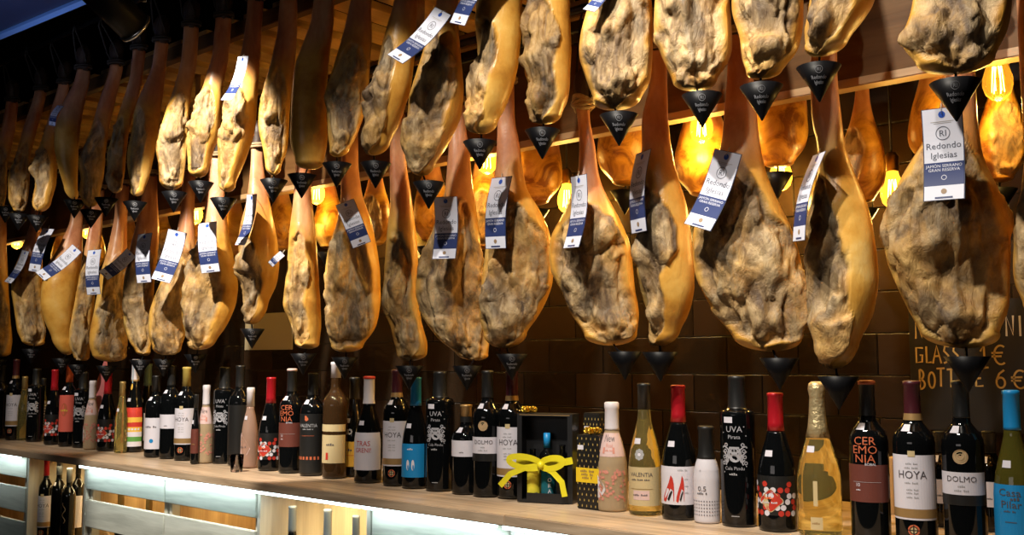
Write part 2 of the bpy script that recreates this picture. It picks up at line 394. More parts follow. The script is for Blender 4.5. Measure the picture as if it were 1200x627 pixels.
# ================================================================== RACK
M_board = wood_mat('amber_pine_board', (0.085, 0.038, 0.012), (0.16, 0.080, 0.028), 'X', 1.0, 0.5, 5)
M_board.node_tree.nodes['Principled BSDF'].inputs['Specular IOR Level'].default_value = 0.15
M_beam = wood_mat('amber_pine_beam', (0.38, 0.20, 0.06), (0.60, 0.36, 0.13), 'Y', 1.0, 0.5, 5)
M_steel = mat('dark_steel', (0.05, 0.05, 0.05), 0.35, metal=1)
YFA = 1.945
zf = at(940, 112.5, YFA).z
zft = zf + 0.24
Z_RL = zft + 0.03; Z_RU = 2.74
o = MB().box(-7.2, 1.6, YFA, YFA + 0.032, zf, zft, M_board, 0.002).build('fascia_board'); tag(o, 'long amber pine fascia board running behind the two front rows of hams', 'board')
MB().box(-7.2, 1.6, YFA - 0.004, YFA + 0.036, zf - 0.001, zf + 0.017, wood_mat('lamplit_pine_lip', (0.30, 0.18, 0.08), (0.48, 0.31, 0.15), 'X', 1.0, 0.5, 5), 0.002).build('edge_strip', o)  # paler tint paints the bulbs' glow along the board's lower edge
for (yy, zz_, lab) in [(Y_LOW, Z_RL, 'steel rail carrying the lower front row of hams'), (Y_UP, Z_RU, 'steel rail carrying the upper row of hams'), (Y_BACK, Z_RL, 'steel rail carrying the amber-lit back row of hams')]:
    tag(MB().tube([(-7.2, yy, zz_), (1.6, yy, zz_)], 0.010, M_steel).build('hanging_rail'), lab, 'rail')
for (yy, lab) in [(2.02, 'thin lamp rail just behind the fascia board'), (2.27, 'thin lamp rail close to the tiled wall')]:
    tag(MB().tube([(-7.2, yy, Z_RL + 0.035), (1.6, yy, Z_RL + 0.035)], 0.005, M_dark).build('lamp_rail'), lab, 'rail')
zu = at(300, 14, 1.70).z
plat = empty('overhead_platform', (-2.5, 1.74, zu)); tag(plat, 'amber pine slatted platform above the hams along the wall', 'rack')
def rk(mb, nm):
    mb.v = [(a + 2.5, b - 1.74, c - zu) for a, b, c in mb.v]; return mb.build(nm, plat)
x = -7.0
while x < 1.6:
    rk(MB().box(x, x + 0.10, 1.76, Y_WALL - 0.01, zu + 0.02, zu + 0.045, M_beam, 0.002), 'ceiling_plank'); x += 0.155
for yy in (1.74, 2.30):
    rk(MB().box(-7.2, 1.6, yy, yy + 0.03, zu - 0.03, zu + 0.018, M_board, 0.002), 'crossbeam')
x = -6.9
while x < 1.6:
    rk(MB().box(x, x + 0.035, YFA + 0.04, YFA + 0.075, Z_RL + 0.05, zu + 0.018, M_beam), 'post')
    x += 1.2

# ================================================================== HAMS
M_ham = ham_material('cured_ham_skin', False)
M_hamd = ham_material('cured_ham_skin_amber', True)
M_hoof = mat('dark_hoof', (0.05, 0.03, 0.02), 0.5, noise=0.4, nscale=40, bump=0.4)
M_shade_cord = mat('shaded_cord', (0.03, 0.022, 0.015), 0.9)  # rope tone darkened to paint in the shade near the rails
M_rope = mat('natural_rope', (0.42, 0.30, 0.17), 0.9, noise=0.3, nscale=200, bump=0.6)

def ham(prof, Yrow, ztop, turn=0, asp=None, seed=0, label='', group=None, material=None, spread=0.0, zrail=None, rope=False, nz=130, na=96):
    rs = np.random.RandomState(seed + 100)
    prof = sorted(prof)
    wmaxpx = max(b - a for _, a, b in prof)
    ym = prof[-1][0] - 60; xm = [(a + b) / 2 for y, a, b in prof if (b - a) == wmaxpx][0]
    P0 = at(xm, ym, Yrow); f = Vector((P0.x, P0.y, 0)).normalized(); r = Vector((f.y, -f.x, 0)); D0 = Vector((P0.x, P0.y, 0)).dot(f)
    Zs, C, Wd = [], [], []
    for (y, a, b) in prof:
        sl_, z_ = [], []
        for xx in (a, b):
            d = ray(xx, y); p = CAM + d * (D0 / d.dot(f)); sl_.append((p - P0).dot(r)); z_.append(p.z)
        Zs.append(sum(z_) / 2); C.append(sum(sl_) / 2); Wd.append((sl_[1] - sl_[0]) / 2)
    Zs = np.array(Zs)[::-1]; C = np.array(C)[::-1]; Wd = np.array(Wd)[::-1]          # bottom -> top
    # cut or extend the shank at ztop
    kk = next(i for i in range(len(Wd)) if Wd[i] >= 0.38 * Wd.max())
    zbot, cbot = Zs[0], C[0]; Zs, C, Wd = Zs[kk:], C[kk:], Wd[kk:]
    keep = Zs < ztop - 0.02; Zs, C, Wd = Zs[keep], C[keep], Wd[keep]
    Zs = np.append(Zs, ztop); C = np.append(C, C[-1] + (C[-1] - C[-2]) * 0.3); Wd = np.append(Wd, max(0.017, min(Wd[-1], 0.022)))
    z0 = Zs[0]; cap = max(z0 - zbot, 0.45 * Wd[0]); NC = 15
    zz = np.concatenate([z0 - cap * np.cos(np.linspace(0.10, math.pi / 2, NC + 1)[:-1]), z0 + (ztop - z0) * np.linspace(0, 1, nz)])
    def sm(x, X, V):
        # smoothed interpolation
        acc = np.zeros_like(x); n = 0
        for o in np.linspace(-0.018, 0.018, 9): acc += np.interp(x + o, X, V); n += 1
        return acc / n
    w = sm(zz, Zs, Wd); c = sm(zz, Zs, C)
    below = zz < z0; u = np.clip((z0 - zz) / cap, 0, 1); w = np.where(below, w[NC] * np.clip(1 - u ** 2.0, 0.0, 1) ** 0.5, w); c = np.where(below, c[NC] + (cbot - c[NC]) * u, c)
    wm = Wd.max(); bodyf = sstep(0.35 * wm, 0.85 * wm, w)
    zb_ = zz[0]; Hh = ztop - zb_; tt = (zz - zb_) / Hh
    if asp is None: asp = 0.62 if wm > 0.075 else 0.95
    bf = sstep(0.62, 0.30, tt) * (1 - 0.0 * bodyf)
    dd = np.minimum(w * (1 + (asp - 1) * bf), 0.105)
    dd = np.where(tt > 0.55, np.minimum(dd, w * 1.0), dd)
    th = np.linspace(0, 2 * math.pi, na, endpoint=False)
    TH, ZZ = np.meshgrid(th, zz); Wg = w[:, None]; Dg = dd[:, None]; Cg = c[:, None]; TT = tt[:, None] + 0 * TH
    ex = 0.92
    ct, st = np.cos(TH), np.sin(TH)
    X = Cg + Wg * np.sign(ct) * np.abs(ct) ** ex; Yy = Dg * np.sign(st) * np.abs(st) ** ex
    nx, ny = ct, st
    P = np.stack([X.ravel(), Yy.ravel(), ZZ.ravel()], 1); S = P * 1.0 + rs.rand(3) * 20
    tm = R_(-90 + turn)
    ca = np.cos(TH - tm).ravel(); T = TT.ravel()
    n1 = fbm(S * np.array([14, 14, 8]), 4); n2 = fbm(S * np.array([30, 30, 10]) + 5, 4); n3 = fbm(S * np.array([11, 11, 4.5]) + 9, 3)
    thr = (0.36 if abs(turn) < 25 else 0.46) + 1.0 * sstep(0.34, 0.72, T) + 0.5 * sstep(0.07, 0.0, T) + spread
    n5 = fbm(S * np.array([10, 10, 7]) + 31, 3); n6 = fbm(S * np.array([60, 60, 30]) + 3, 3)
    meat = sstep(-0.05, 0.08, ca - thr + 0.55 * n1)
    meat *= sstep(0.78, 0.70, T)
    shank = sstep(0.50, 0.72, T + 0.10 * n1)
    # relief
    rid = 1 - np.abs(n3) * 6.0; rid = np.clip(rid, 0, 1) ** 2
    body = (1 - shank)
    disp = 0.0035 * n1 * body
    disp += meat * (-0.007 + 0.016 * n2 + 0.011 * n1 - 0.009 * rid + 0.0055 * n6 + 0.008 * (sstep(-.035, .035, n5) - .5) + 0.005 * (sstep(-.02, .02, n1) - .5))
    edge = np.exp(-((meat - 0.5) / 0.35) ** 2) * (meat > 0.02) * (meat < 0.98)
    disp += 0.003 * edge
    # bone knob + hollow + flap on the cut face
    def blob(ta, ang, sz, sa, amp):
        da = np.angle(np.exp(1j * (TH.ravel() - tm - ang))); return amp * np.exp(-((T - ta) / sz) ** 2 - (da / sa) ** 2)
    k = rs.rand(8)
    b1 = blob(0.26 + 0.06 * k[0], -0.5 + 0.5 * k[1], 0.035, 0.32, 0.014)
    b2 = blob(0.17 + 0.05 * k[2], 0.0 + 0.5 * k[3], 0.07, 0.5, -0.020)
    b3 = blob(0.07 + 0.03 * k[4], 0.2 * k[5], 0.04, 0.45, 0.012)
    b4 = blob(0.40 + 0.05 * k[6], 0.25 - 0.5 * k[7], 0.11, 0.22, -0.011)
    disp += (b1 + b2 + b3 + b4) * np.clip(meat * 1.3, 0, 1)
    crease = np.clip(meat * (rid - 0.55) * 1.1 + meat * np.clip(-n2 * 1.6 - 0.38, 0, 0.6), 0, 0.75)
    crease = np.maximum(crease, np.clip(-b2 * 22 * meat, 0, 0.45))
    # tendons on the shank
    disp += shank * (0.0022 * np.sin(3 * TH.ravel() + 4 * k[0]) + 0.003 * n3)
    lim = (Wg + 0 * TH).ravel(); disp = np.clip(disp, -0.33 * lim, 0.3 * lim)
    P[:, 0] += disp * nx.ravel(); P[:, 1] += disp * ny.ravel() * 1.0; P[:, 2] += 0.3 * disp * np.where(T < 0.05, -1, 0)
    n_r = len(zz)
    base = P0 + r * float(c[0]); org = Vector((base.x, base.y, float(zz[0])))
    # world vertices
    wx = P0.x + r.x * P[:, 0] + f.x * P[:, 1] - org.x; wy = P0.y + r.y * P[:, 0] + f.y * P[:, 1] - org.y; wz = P[:, 2] - org.z
    V = np.stack([wx, wy, wz], 1)
    idx = np.arange(n_r * na).reshape(n_r, na); nxt = np.roll(idx, -1, 1)
    F = np.stack([idx[:-1].ravel(), nxt[:-1].ravel(), nxt[1:].ravel(), idx[1:].ravel()], 1)
    fl = F.tolist(); fl.append(idx[0][::-1].tolist()); fl.append(idx[-1].tolist())
    root = empty('cured_ham', org); tag(root, label, 'ham', group)
    me = bpy.data.meshes.new('ham_body'); me.from_pydata(V.tolist(), [], fl)
    me.polygons.foreach_set('use_smooth', [True] * len(fl))
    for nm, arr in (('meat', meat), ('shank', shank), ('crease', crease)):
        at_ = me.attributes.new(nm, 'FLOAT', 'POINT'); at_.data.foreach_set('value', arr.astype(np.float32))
    me.materials.append(material or M_ham); me.update()
    o = bpy.data.objects.new('ham_body', me); COL.objects.link(o); o.parent = root
    # hoof
    tc = P0 + r * float(c[-1]) - org; hx, hy = tc.x, tc.y; hz = ztop - org.z; wt = float(w[-1])
    mb = MB(); seg = 20
    rings = []
    for (s, zr, split) in [(1.0, -0.004, 0), (1.12, 0.008, 0), (1.25, 0.02, 0), (1.15, 0.034, 0), (1.3, 0.05, 0.25), (1.35, 0.066, 0.45), (1.1, 0.082, 0.6), (0.6, 0.094, 0.7)]:
        rings.append([(hx + wt * s * math.cos(a) * (1 - split * 0.0), hy + wt * s * 0.85 * math.sin(a) * (1 - split * abs(math.cos(a)) ** 0 * math.exp(-(math.cos(a) / 0.25) ** 2)), hz + zr) for a in [2 * math.pi * i / seg for i in range(seg)]])
    vs = [p for rg in rings for p in rg]
    fs = [(k_ * seg + i, k_ * seg + (i + 1) % seg, (k_ + 1) * seg + (i + 1) % seg, (k_ + 1) * seg + i) for k_ in range(len(rings) - 1) for i in range(seg)] + [tuple((len(rings) - 1) * seg + i for i in range(seg))]
    mb.add(vs, fs, M_hoof, True); mb.build('hoof', root)
    # rope: two turns round the ankle and a loop up to the rail
    zr = (zrail or ztop + 0.15) - org.z
    mb = MB()
    for q in (0.010, 0.018):
        mb.tube([(hx + (wt * 1.22 + 0.003) * math.cos(a), hy + (wt * 1.10 + 0.003) * math.sin(a), hz + q + 0.003 * math.sin(a)) for a in [2 * math.pi * i / 20 for i in range(20)]], 0.0042, M_rope if Yrow > 1.7 else M_shade_cord, 6, True)
    yrow_off = Yrow - org.y
    px_ = hx; pts = []
    for sgn in (-1, 1):
        mb.tube([(hx + sgn * wt * 1.1, hy, hz + 0.014), (hx + sgn * wt * 1.5, hy + (yrow_off - hy) * 0.3, hz + 0.05), (hx + sgn * 0.012, yrow_off + 0.0, max(zr - 0.02, hz + 0.10)), (hx, yrow_off, max(zr + 0.0125, hz + 0.11))], 0.003, M_shade_cord, 6)
    if rope:
        for q in range(5):
            a0 = q * 1.3
            mb.tube([(hx + (wt * 1.3 + 0.004 * math.sin(3 * a + a0)) * math.cos(a), hy + (wt * 1.2 + 0.004) * math.sin(a), hz + 0.002 + 0.006 * q + 0.004 * math.sin(2 * a + a0)) for a in [2 * math.pi * i / 20 for i in range(20)]], 0.0045, M_rope, 6, True)
    mb.build('rope', root)
    return root, org

UPH = [
 ([(0,1067,1188),(13,1066,1187),(28,1058,1186),(41,1054,1183),(54,1058,1177),(69,1076,1163),(80,1104,1137),(-60,1080,1178),(-120,1098,1158),(-180,1110,1146)], 0, 1128, 58, 'ham with broad grey cut face, rightmost and largest of the upper row'),
 ([(-170,1002,1026),(-110,972,1030),(-50,955,1033),(0,947,1028),(20,944,1018),(33,940,1007),(50,944,990),(60,949,974),(66,956,966)], -35, 966, 49, 'upper-row ham slanting down left above the drip cup, second from the right'),
 ([(-160,886,920),(-100,872,932),(-50,860,940),(0,856,941),(20,858,941),(35,866,940),(51,868,938),(70,869,930),(84,876,911),(90,886,896)], -15, 897, 46, 'upper-row ham third from the right with creamy wrinkled face'),
 ([(-150,798,832),(-90,783,846),(-40,770,853),(0,767,855),(33,766,858),(51,771,859),(69,778,858),(85,784,848),(95,790,837),(104,808,822)], -10, 826, 44, 'upper-row ham with a round knob of meat above the lit amber bulb'),
 ([(-140,708,740),(-80,698,752),(-30,692,760),(0,690,763),(13,687,764),(38,679,765),(64,677,764),(84,684,763),(105,691,760),(116,696,748),(128,710,728)], -15, 727, 39, 'pale blocky upper-row ham above the rope-tied shank'),
 ([(-130,628,654),(-70,624,662),(-20,621,667),(0,620,668),(51,615,669),(77,609,669),(97,618,669),(122,620,665),(135,624,656),(145,632,643)], -55, 636, 40, 'slim upper-row ham with dark groove left and smooth yellow fat right'),
 ([(-120,578,604),(-60,568,609),(-10,559,612),(20,556,612),(50,554,611),(75,551,608),(89,544,605),(107,542,600),(128,545,592),(143,551,582),(157,560,570)], -65, 562, 34, 'upper-row ham with shiny bright orange fat on its right side'),
 ([(-70,518,535),(-10,514,537),(25,508,537),(64,494,540),(90,486,542),(112,479,543),(140,476,540),(160,475,530),(178,477,520),(195,482,507),(206,489,498)], -30, 502, 34, 'long upper-row ham with dark oval patch, right of the tilted tag'),
 ([(-60,466,487),(0,461,489),(31,453,488),(51,448,487),(84,438,483),(107,428,480),(128,425,474),(150,426,466),(168,427,456),(182,432,442)], -60, 439, 32, 'upper-row ham directly behind the tilted hanging tag'),
 ([(-50,414,433),(0,412,435),(43,402,436),(84,389,434),(115,379,430),(128,383,428),(153,384,421),(165,385,416),(176,387,408),(184,391,399)], -5, 393, 31, 'grey wrinkled upper-row ham left of the one behind the tilted tag'),
 ([(-50,370,388),(0,368,391),(30,364,391),(60,352,387),(80,345,384),(120,341,384),(165,340,384),(178,343,382),(190,347,379),(198,355,370)], 150, 352, 28, 'smooth dull yellow upper-row ham half in shadow, right of the brightly lit pale one'),
 ([(-50,330,346),(0,328,348),(40,325,348),(69,319,346),(105,308,342),(130,303,340),(153,302,339),(176,308,337),(195,311,329),(206,317,325)], -10, 319, 28, 'brightly lit pale craggy upper-row ham beside the shadowed smooth one'),
 ([(-40,293,308),(20,289,307),(60,284,305),(90,276,303),(115,268,302),(140,260,300),(160,253,297),(180,254,290),(200,254,282),(215,256,275),(225,263,269)], -50, 260, 27, 'bright yellow upper-row ham with small tag on its shank'),
 ([(-30,258,272),(20,254,270),(70,249,268),(102,238,261),(122,230,261),(153,221,258),(166,217,254),(181,219,249),(196,220,245),(208,228,236)], -40, 233, 24, 'brightly lit yellow upper-row ham left of the one wearing the small tag'),
 ([(-20,222,234),(30,218,233),(75,212,230),(107,203,225),(128,195,222),(153,187,220),(178,182,219),(191,186,218),(211,187,215),(222,196,206)], 0, 202, 24, 'pale mottled upper-row ham, leftmost of the brightly lit ones'),
 ([(-10,187,198),(40,184,196),(80,178,194),(110,165,191),(128,158,189),(153,153,186),(178,148,181),(195,148,178),(211,150,174),(222,153,169),(230,157,163)], -55, 156, 24, 'orange-yellow upper-row ham at the left edge of the spotlight'),
 ([(0,162,173),(50,158,171),(90,152,167),(120,143,160),(150,134,152),(181,125,148),(204,126,146),(216,126,143),(226,132,139)], -25, 122, 22, 'thin dim upper-row ham left of the orange-yellow one'),
 ([(0,138,148),(50,133,144),(90,126,141),(120,115,134),(150,107,128),(175,98,124),(193,90,123),(206,95,122),(225,93,118),(243,101,111)], -10, 105, 22, 'dim grey upper-row ham with jagged left side'),
 ([(20,104,113),(70,98,110),(100,85,104),(120,74,98),(150,64,94),(178,64,92),(204,70,91),(222,76,91),(234,84,90)], 170, 85, 22, 'dim smooth golden upper-row ham without any grey, near the left'),
 ([(30,79,88),(80,73,84),(110,66,80),(135,58,72),(160,50,66),(180,43,66),(201,36,67),(215,40,66),(235,37,60),(248,43,51)], -50, 42, 21, 'dim upper-row ham with yellow lower right, third from the left end'),
 ([(40,55,63),(90,48,58),(120,38,52),(150,27,44),(181,19,36),(206,9,35),(237,10,32),(246,17,27)], -5, 20, 20, 'dim grey upper-row ham, second from the left end'),
 ([(100,24,34),(150,2,18),(190,-12,10),(225,-12,8),(240,-5,5)], -5, 4, 20, 'partly cut off ham at the left end of the upper row'),
]
LOH = [
 ([(180,1200,1240),(230,1196,1255),(267,1190,1270),(300,1187,1280),(331,1188,1280),(354,1200,1275),(380,1222,1255)], 0, 1238, 0, 'lower-row ham cut off by the right edge of the picture'),
 ([(100,1106,1142),(140,1094,1145),(160,1083,1148),(193,1063,1154),(224,1048,1169),(262,1035,1183),(300,1038,1184),(331,1050,1184),(367,1066,1183),(390,1080,1170),(407,1118,1146)], 0, 1128, 40, 'huge dark craggy lower-row ham behind the big upright tag at right'),
 ([(40,953,980),(100,951,981),(140,952,986),(171,957,990),(206,958,1002),(240,948,1016),(262,947,1021),(293,947,1027),(331,946,1029),(344,945,1028),(374,954,1022),(402,960,1006),(425,966,993),(432,973,984)], -50, 978, 40, 'lower-row ham with smooth golden right side, hanging lowest of all'),
 ([(90,853,882),(140,849,886),(165,847,889),(190,838,894),(214,828,901),(242,818,913),(273,812,929),(300,812,937),(326,815,943),(349,828,947),(377,845,947),(395,862,938),(410,895,912)], 0, 910, 40, 'broad lower-row ham behind the slanted glossy tag'),
 ([(60,763,780),(100,762,781),(120,757,782),(140,752,782),(165,752,785),(196,752,790),(237,750,804),(278,747,811),(300,745,813),(321,744,814),(344,749,814),(367,756,808),(390,763,794),(405,769,777)], -55, 772, 36, 'slim golden lower-row ham tapering to a point, right of the narrow tag'),
 ([(125,675,690),(140,677,691),(171,679,697),(200,678,700),(219,672,704),(247,662,720),(273,647,733),(293,643,741),(305,643,742),(326,648,744),(341,660,745),(367,668,749),(392,687,746),(405,705,725)], -5, 731, 36, 'pear-shaped lower-row ham whose shank is wrapped with a thick rope knot'),
 ([(110,588,600),(140,584,603),(175,583,610),(204,581,614),(224,578,618),(247,574,633),(273,571,645),(300,568,647),(331,564,648),(359,561,638),(377,562,627),(390,568,615),(408,585,597)], -20, 600, 32, 'lower-row ham with pink shank behind the upright blue and white tag'),
 ([(150,528,546),(180,526,550),(215,524,553),(242,518,558),(268,508,561),(300,492,564),(313,489,565),(344,487,566),(374,496,570),(402,517,574),(415,540,572),(420,552,564)], 0, 548, 32, 'broad greyish lower-row ham hanging left of the pink-shanked one'),
 ([(150,457,474),(199,456,476),(242,457,484),(268,453,487),(300,451,490),(326,449,490),(359,445,491),(380,457,494),(405,462,503),(415,467,500),(422,475,488)], -35, 481, 0, 'narrow untagged lower-row ham with a dark shank, in the middle of the row'),
 ([(150,402,418),(200,399,420),(229,399,424),(262,395,436),(293,384,443),(318,381,446),(350,382,447),(375,383,443),(387,384,439),(405,389,424),(412,399,414)], -15, 406, 0, 'grey lower-row ham under the wide tilted white tag'),
 ([(170,347,362),(220,344,364),(250,341,367),(273,338,370),(293,337,371),(318,335,373),(334,333,374),(359,330,376),(382,341,377),(402,346,374),(409,356,366)], -45, 358, 0, 'narrow untagged lower-row ham right of the beige wall card'),
 ([(190,293,308),(215,291,311),(237,288,316),(260,282,321),(280,279,325),(305,277,328),(331,279,325),(357,284,313),(372,287,303),(380,292,297)], -60, 298, 30, 'short curved golden lower-row ham above the beige wall card'),
 ([(190,247,262),(230,243,263),(260,239,266),(288,230,271),(313,221,277),(336,215,279),(357,212,276),(374,212,270),(390,216,261),(400,221,252),(410,228,238)], -35, 233, 0, 'curved lower-row ham with a hollow cut face and yellow right rim'),
 ([(200,214,226),(245,212,228),(280,206,229),(310,196,228),(340,184,225),(367,174,222),(392,173,218),(408,179,212),(416,190,202)], 0, 196, 0, 'lumpy brown lower-row ham behind the bright tilted tag'),
 ([(185,170,184),(230,166,184),(260,160,186),(290,152,186),(331,145,181),(377,144,178),(400,150,178),(412,159,177),(417,165,173)], 0, 169, 0, 'lower-row ham behind the small upright tag in the left half'),
 ([(200,138,150),(255,134,149),(293,126,149),(320,118,149),(367,110,146),(390,105,147),(405,104,149),(416,109,148),(424,122,138)], 25, 130, 0, 'brownish lower-row ham hanging below the small sideways tag'),
 ([(200,108,120),(260,106,120),(290,100,118),(313,95,115),(354,87,111),(385,81,107),(405,80,106),(418,87,105),(423,93,100)], -20, 97, 0, 'narrow grey lower-row ham behind the upright tag with the bent foot'),
 ([(190,85,96),(262,82,97),(293,68,97),(313,55,95),(335,48,92),(359,47,89),(380,53,87),(397,61,86),(410,71,84),(416,76,82)], 140, 78, 0, 'orange-brown rounded lower-row ham beside the long sideways tag'),
 ([(190,40,50),(262,36,48),(295,25,50),(315,16,50),(340,12,49),(365,17,50),(390,20,54),(400,26,52),(405,36,46)], 0, 42, 0, 'dark grey lower-row ham, second from the left end'),
 ([(200,-2,8),(290,-10,8),(340,-14,10),(380,-16,13),(400,-16,15),(412,-10,13),(418,-2,8)], -20, 3, 0, 'ham at the very left end of the lower row'),
]
CUPS = []
def ham_row(lst, Yr, zrail, sign):
    for i, (prof, turn, cupx, cupw, lab) in enumerate(lst):
        zt_ = zrail - 0.155
        nz_, na_ = (130, 96) if prof[0][1] > 250 else (90, 64)
        isrope = 'rope knot' in lab
        zz_ = zt_ if not isrope else at(682, 128, Yr).z
        y_i = Yr + (0.012 if i % 2 else -0.012)
        root, org = ham(prof, y_i, zz_, turn, seed=i * 7 + sign, label=lab, zrail=zrail, rope=isrope, nz=nz_, na=na_,
                        spread=(1.6 if abs(turn) > 120 else 0.0))
        CUPS.append((cupx, cupw, org, y_i, sign, i))
ham_row(UPH, Y_UP, Z_RU, 1)
ham_row(LOH, Y_LOW, Z_RL, 50)
# back row: amber lit hams behind the fascia
BK = [(1172, 212, 62, 'big amber back-row ham at the right edge under the glass bulb'), (1092, 190, 60, 'shadowy back-row ham behind the shank of the huge craggy one'), (1010, 236, 56, 'amber back-row ham between the two rightmost front hams'),
      (912, 194, 70, 'round-bottomed back-row ham directly under the board, right of the lit bulb'), (822, 228, 64, 'glowing orange back-row ham under the small glass bulb'), (733, 215, 68, 'glowing round orange back-row ham between two tags'),
      (628, 238, 62, 'reddish amber back-row ham left of the rope-tied shank'), (566, 290, 52, 'golden back-row ham glowing left of the blue and white tag'), (505, 282, 46, 'orange back-row ham behind a black cup in the middle'),
      (440, 286, 40, 'dim amber back-row ham behind the wide tilted tag'), (385, 290, 38, 'amber back-row ham right of the glowing bulb'), (330, 292, 36, 'amber back-row ham left of the brightest bulb'),
      (275, 300, 33, 'amber back-row ham behind the curved golden one'), (225, 302, 30, 'back-row ham beneath the glowing bulb at left'), (190, 305, 28, 'amber back-row ham behind two close tags'), (152, 310, 26, 'dim back-row ham near the sideways tag'),
      (112, 312, 24, 'dim back-row ham above the upright tag at far left'), (70, 316, 22, 'dim amber back-row ham right of the leftmost bulb'), (32, 320, 20, 'dim back-row ham behind the leftmost bulb')]
for i, (x, yb, wpx, lab) in enumerate(BK):
    hp = wpx * 3.0
    pr = [(yb - hp * (1 - t), x - wpx * a, x + wpx * b_) for t, a, b_ in [(0.1, .12, .14), (.3, .14, .16), (.45, .24, .26), (.6, .38, .42), (.75, .48, .5), (.86, .49, .5), (.94, .38, .40), (.985, .18, .2)]]
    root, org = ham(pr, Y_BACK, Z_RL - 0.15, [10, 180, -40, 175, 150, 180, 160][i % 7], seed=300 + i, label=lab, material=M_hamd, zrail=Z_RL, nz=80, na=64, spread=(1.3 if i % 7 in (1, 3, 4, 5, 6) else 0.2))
    if i in (0, 2, 3, 5, 6, 8, 10, 12): CUPS.append((x + (0 if i != 8 else -4), 0, org, Y_BACK, 400, i))

# ================================================================== DRIP CUPS
M_cup = mat('black_plastic', (0.004, 0.004, 0.005), 0.45, spec=0.18)
M_cprint = mat('white_print', (0.40, 0.41, 0.46), 0.6)
def cup(px, org, Yr, printed, label):
    # below the ham, centred on its pixel column
    p = at(px, 300, Yr); x0 = p.x
    top = org.z - 0.014; hh = 0.062; rr = 0.038
    root = empty('drip_cup', (x0, Yr, top - hh)); tag(root, label, 'drip cup', None)
    cyaw = math.atan2(Yr, x0)   # direction from the camera
    mb = MB()
    prof = [(0.0012, 0.0), (rr * 0.5, hh * 0.5), (rr, hh), (rr - 0.0015, hh), (rr * 0.5 - 0.0016, hh * 0.5 + 0.001), (0.0004, 0.004)]
    mb.lathe(prof, M_cup, 40, smooth=True, caps=False)
    if printed:
        def put(g, m):
            vs = []
            for (s, t) in g[0]:
                r0 = rr * t / hh + 0.0005; a = cyaw + math.pi + s / (rr * 0.75); vs.append((r0 * math.cos(a), r0 * math.sin(a), t))
            mb.add(vs, g[1], m)
        g = ring2d(0.0052, 0.0060, 20, 0, 0.050); put(g, M_cprint); put(scaled(text_mesh('RI'), 0.0075, 0, 0.0474), M_cprint)
        put(scaled(text_mesh('Redondo'), 0.0085, 0, 0.0355), M_cprint); put(scaled(text_mesh('Iglesias'), 0.0085, 0, 0.0275), M_cprint)
    mb.build('cone', root)
    dx = org.x - x0; dy = org.y - Yr
    MB().tube([(0, 0, 0.006), (0, 0, hh - 0.004), (dx * 0.5, dy * 0.5, hh + 0.004), (dx, dy, hh + 0.030)], 0.0022, M_cup, 8).build('spike', root)
PL = {0: 'rightmost', 1: 'second from the right', 2: 'third from the right', 3: 'fourth from the right'}
def ordn(i): return ['first', 'second', 'third', 'fourth', 'fifth', 'sixth', 'seventh', 'eighth', 'ninth', 'tenth', 'eleventh', 'twelfth', 'thirteenth', 'fourteenth', 'fifteenth', 'sixteenth', 'seventeenth', 'eighteenth', 'nineteenth', 'twentieth', 'twenty-first', 'twenty-second'][i]
for (px, cw, org, Yr, sign, i) in CUPS:
    lst = UPH if sign == 1 else LOH if sign == 50 else BK
    base = lst[i][4] if sign != 400 else lst[i][3]
    for pre in ('upper-row ', 'lower-row ', 'back-row '): pass
    lab = 'black drip cup under the ' + base
    if len(lab.split(' ')) > 16: lab = 'cup under the ' + base
    if len(lab.split(' ')) > 16: lab = 'cup under the ' + base.split(',')[0]
    assert len(lab.split(' ')) <= 16, lab
    cup(px, org, Yr, sign == 1 or (sign == 50 and i > 5), lab)

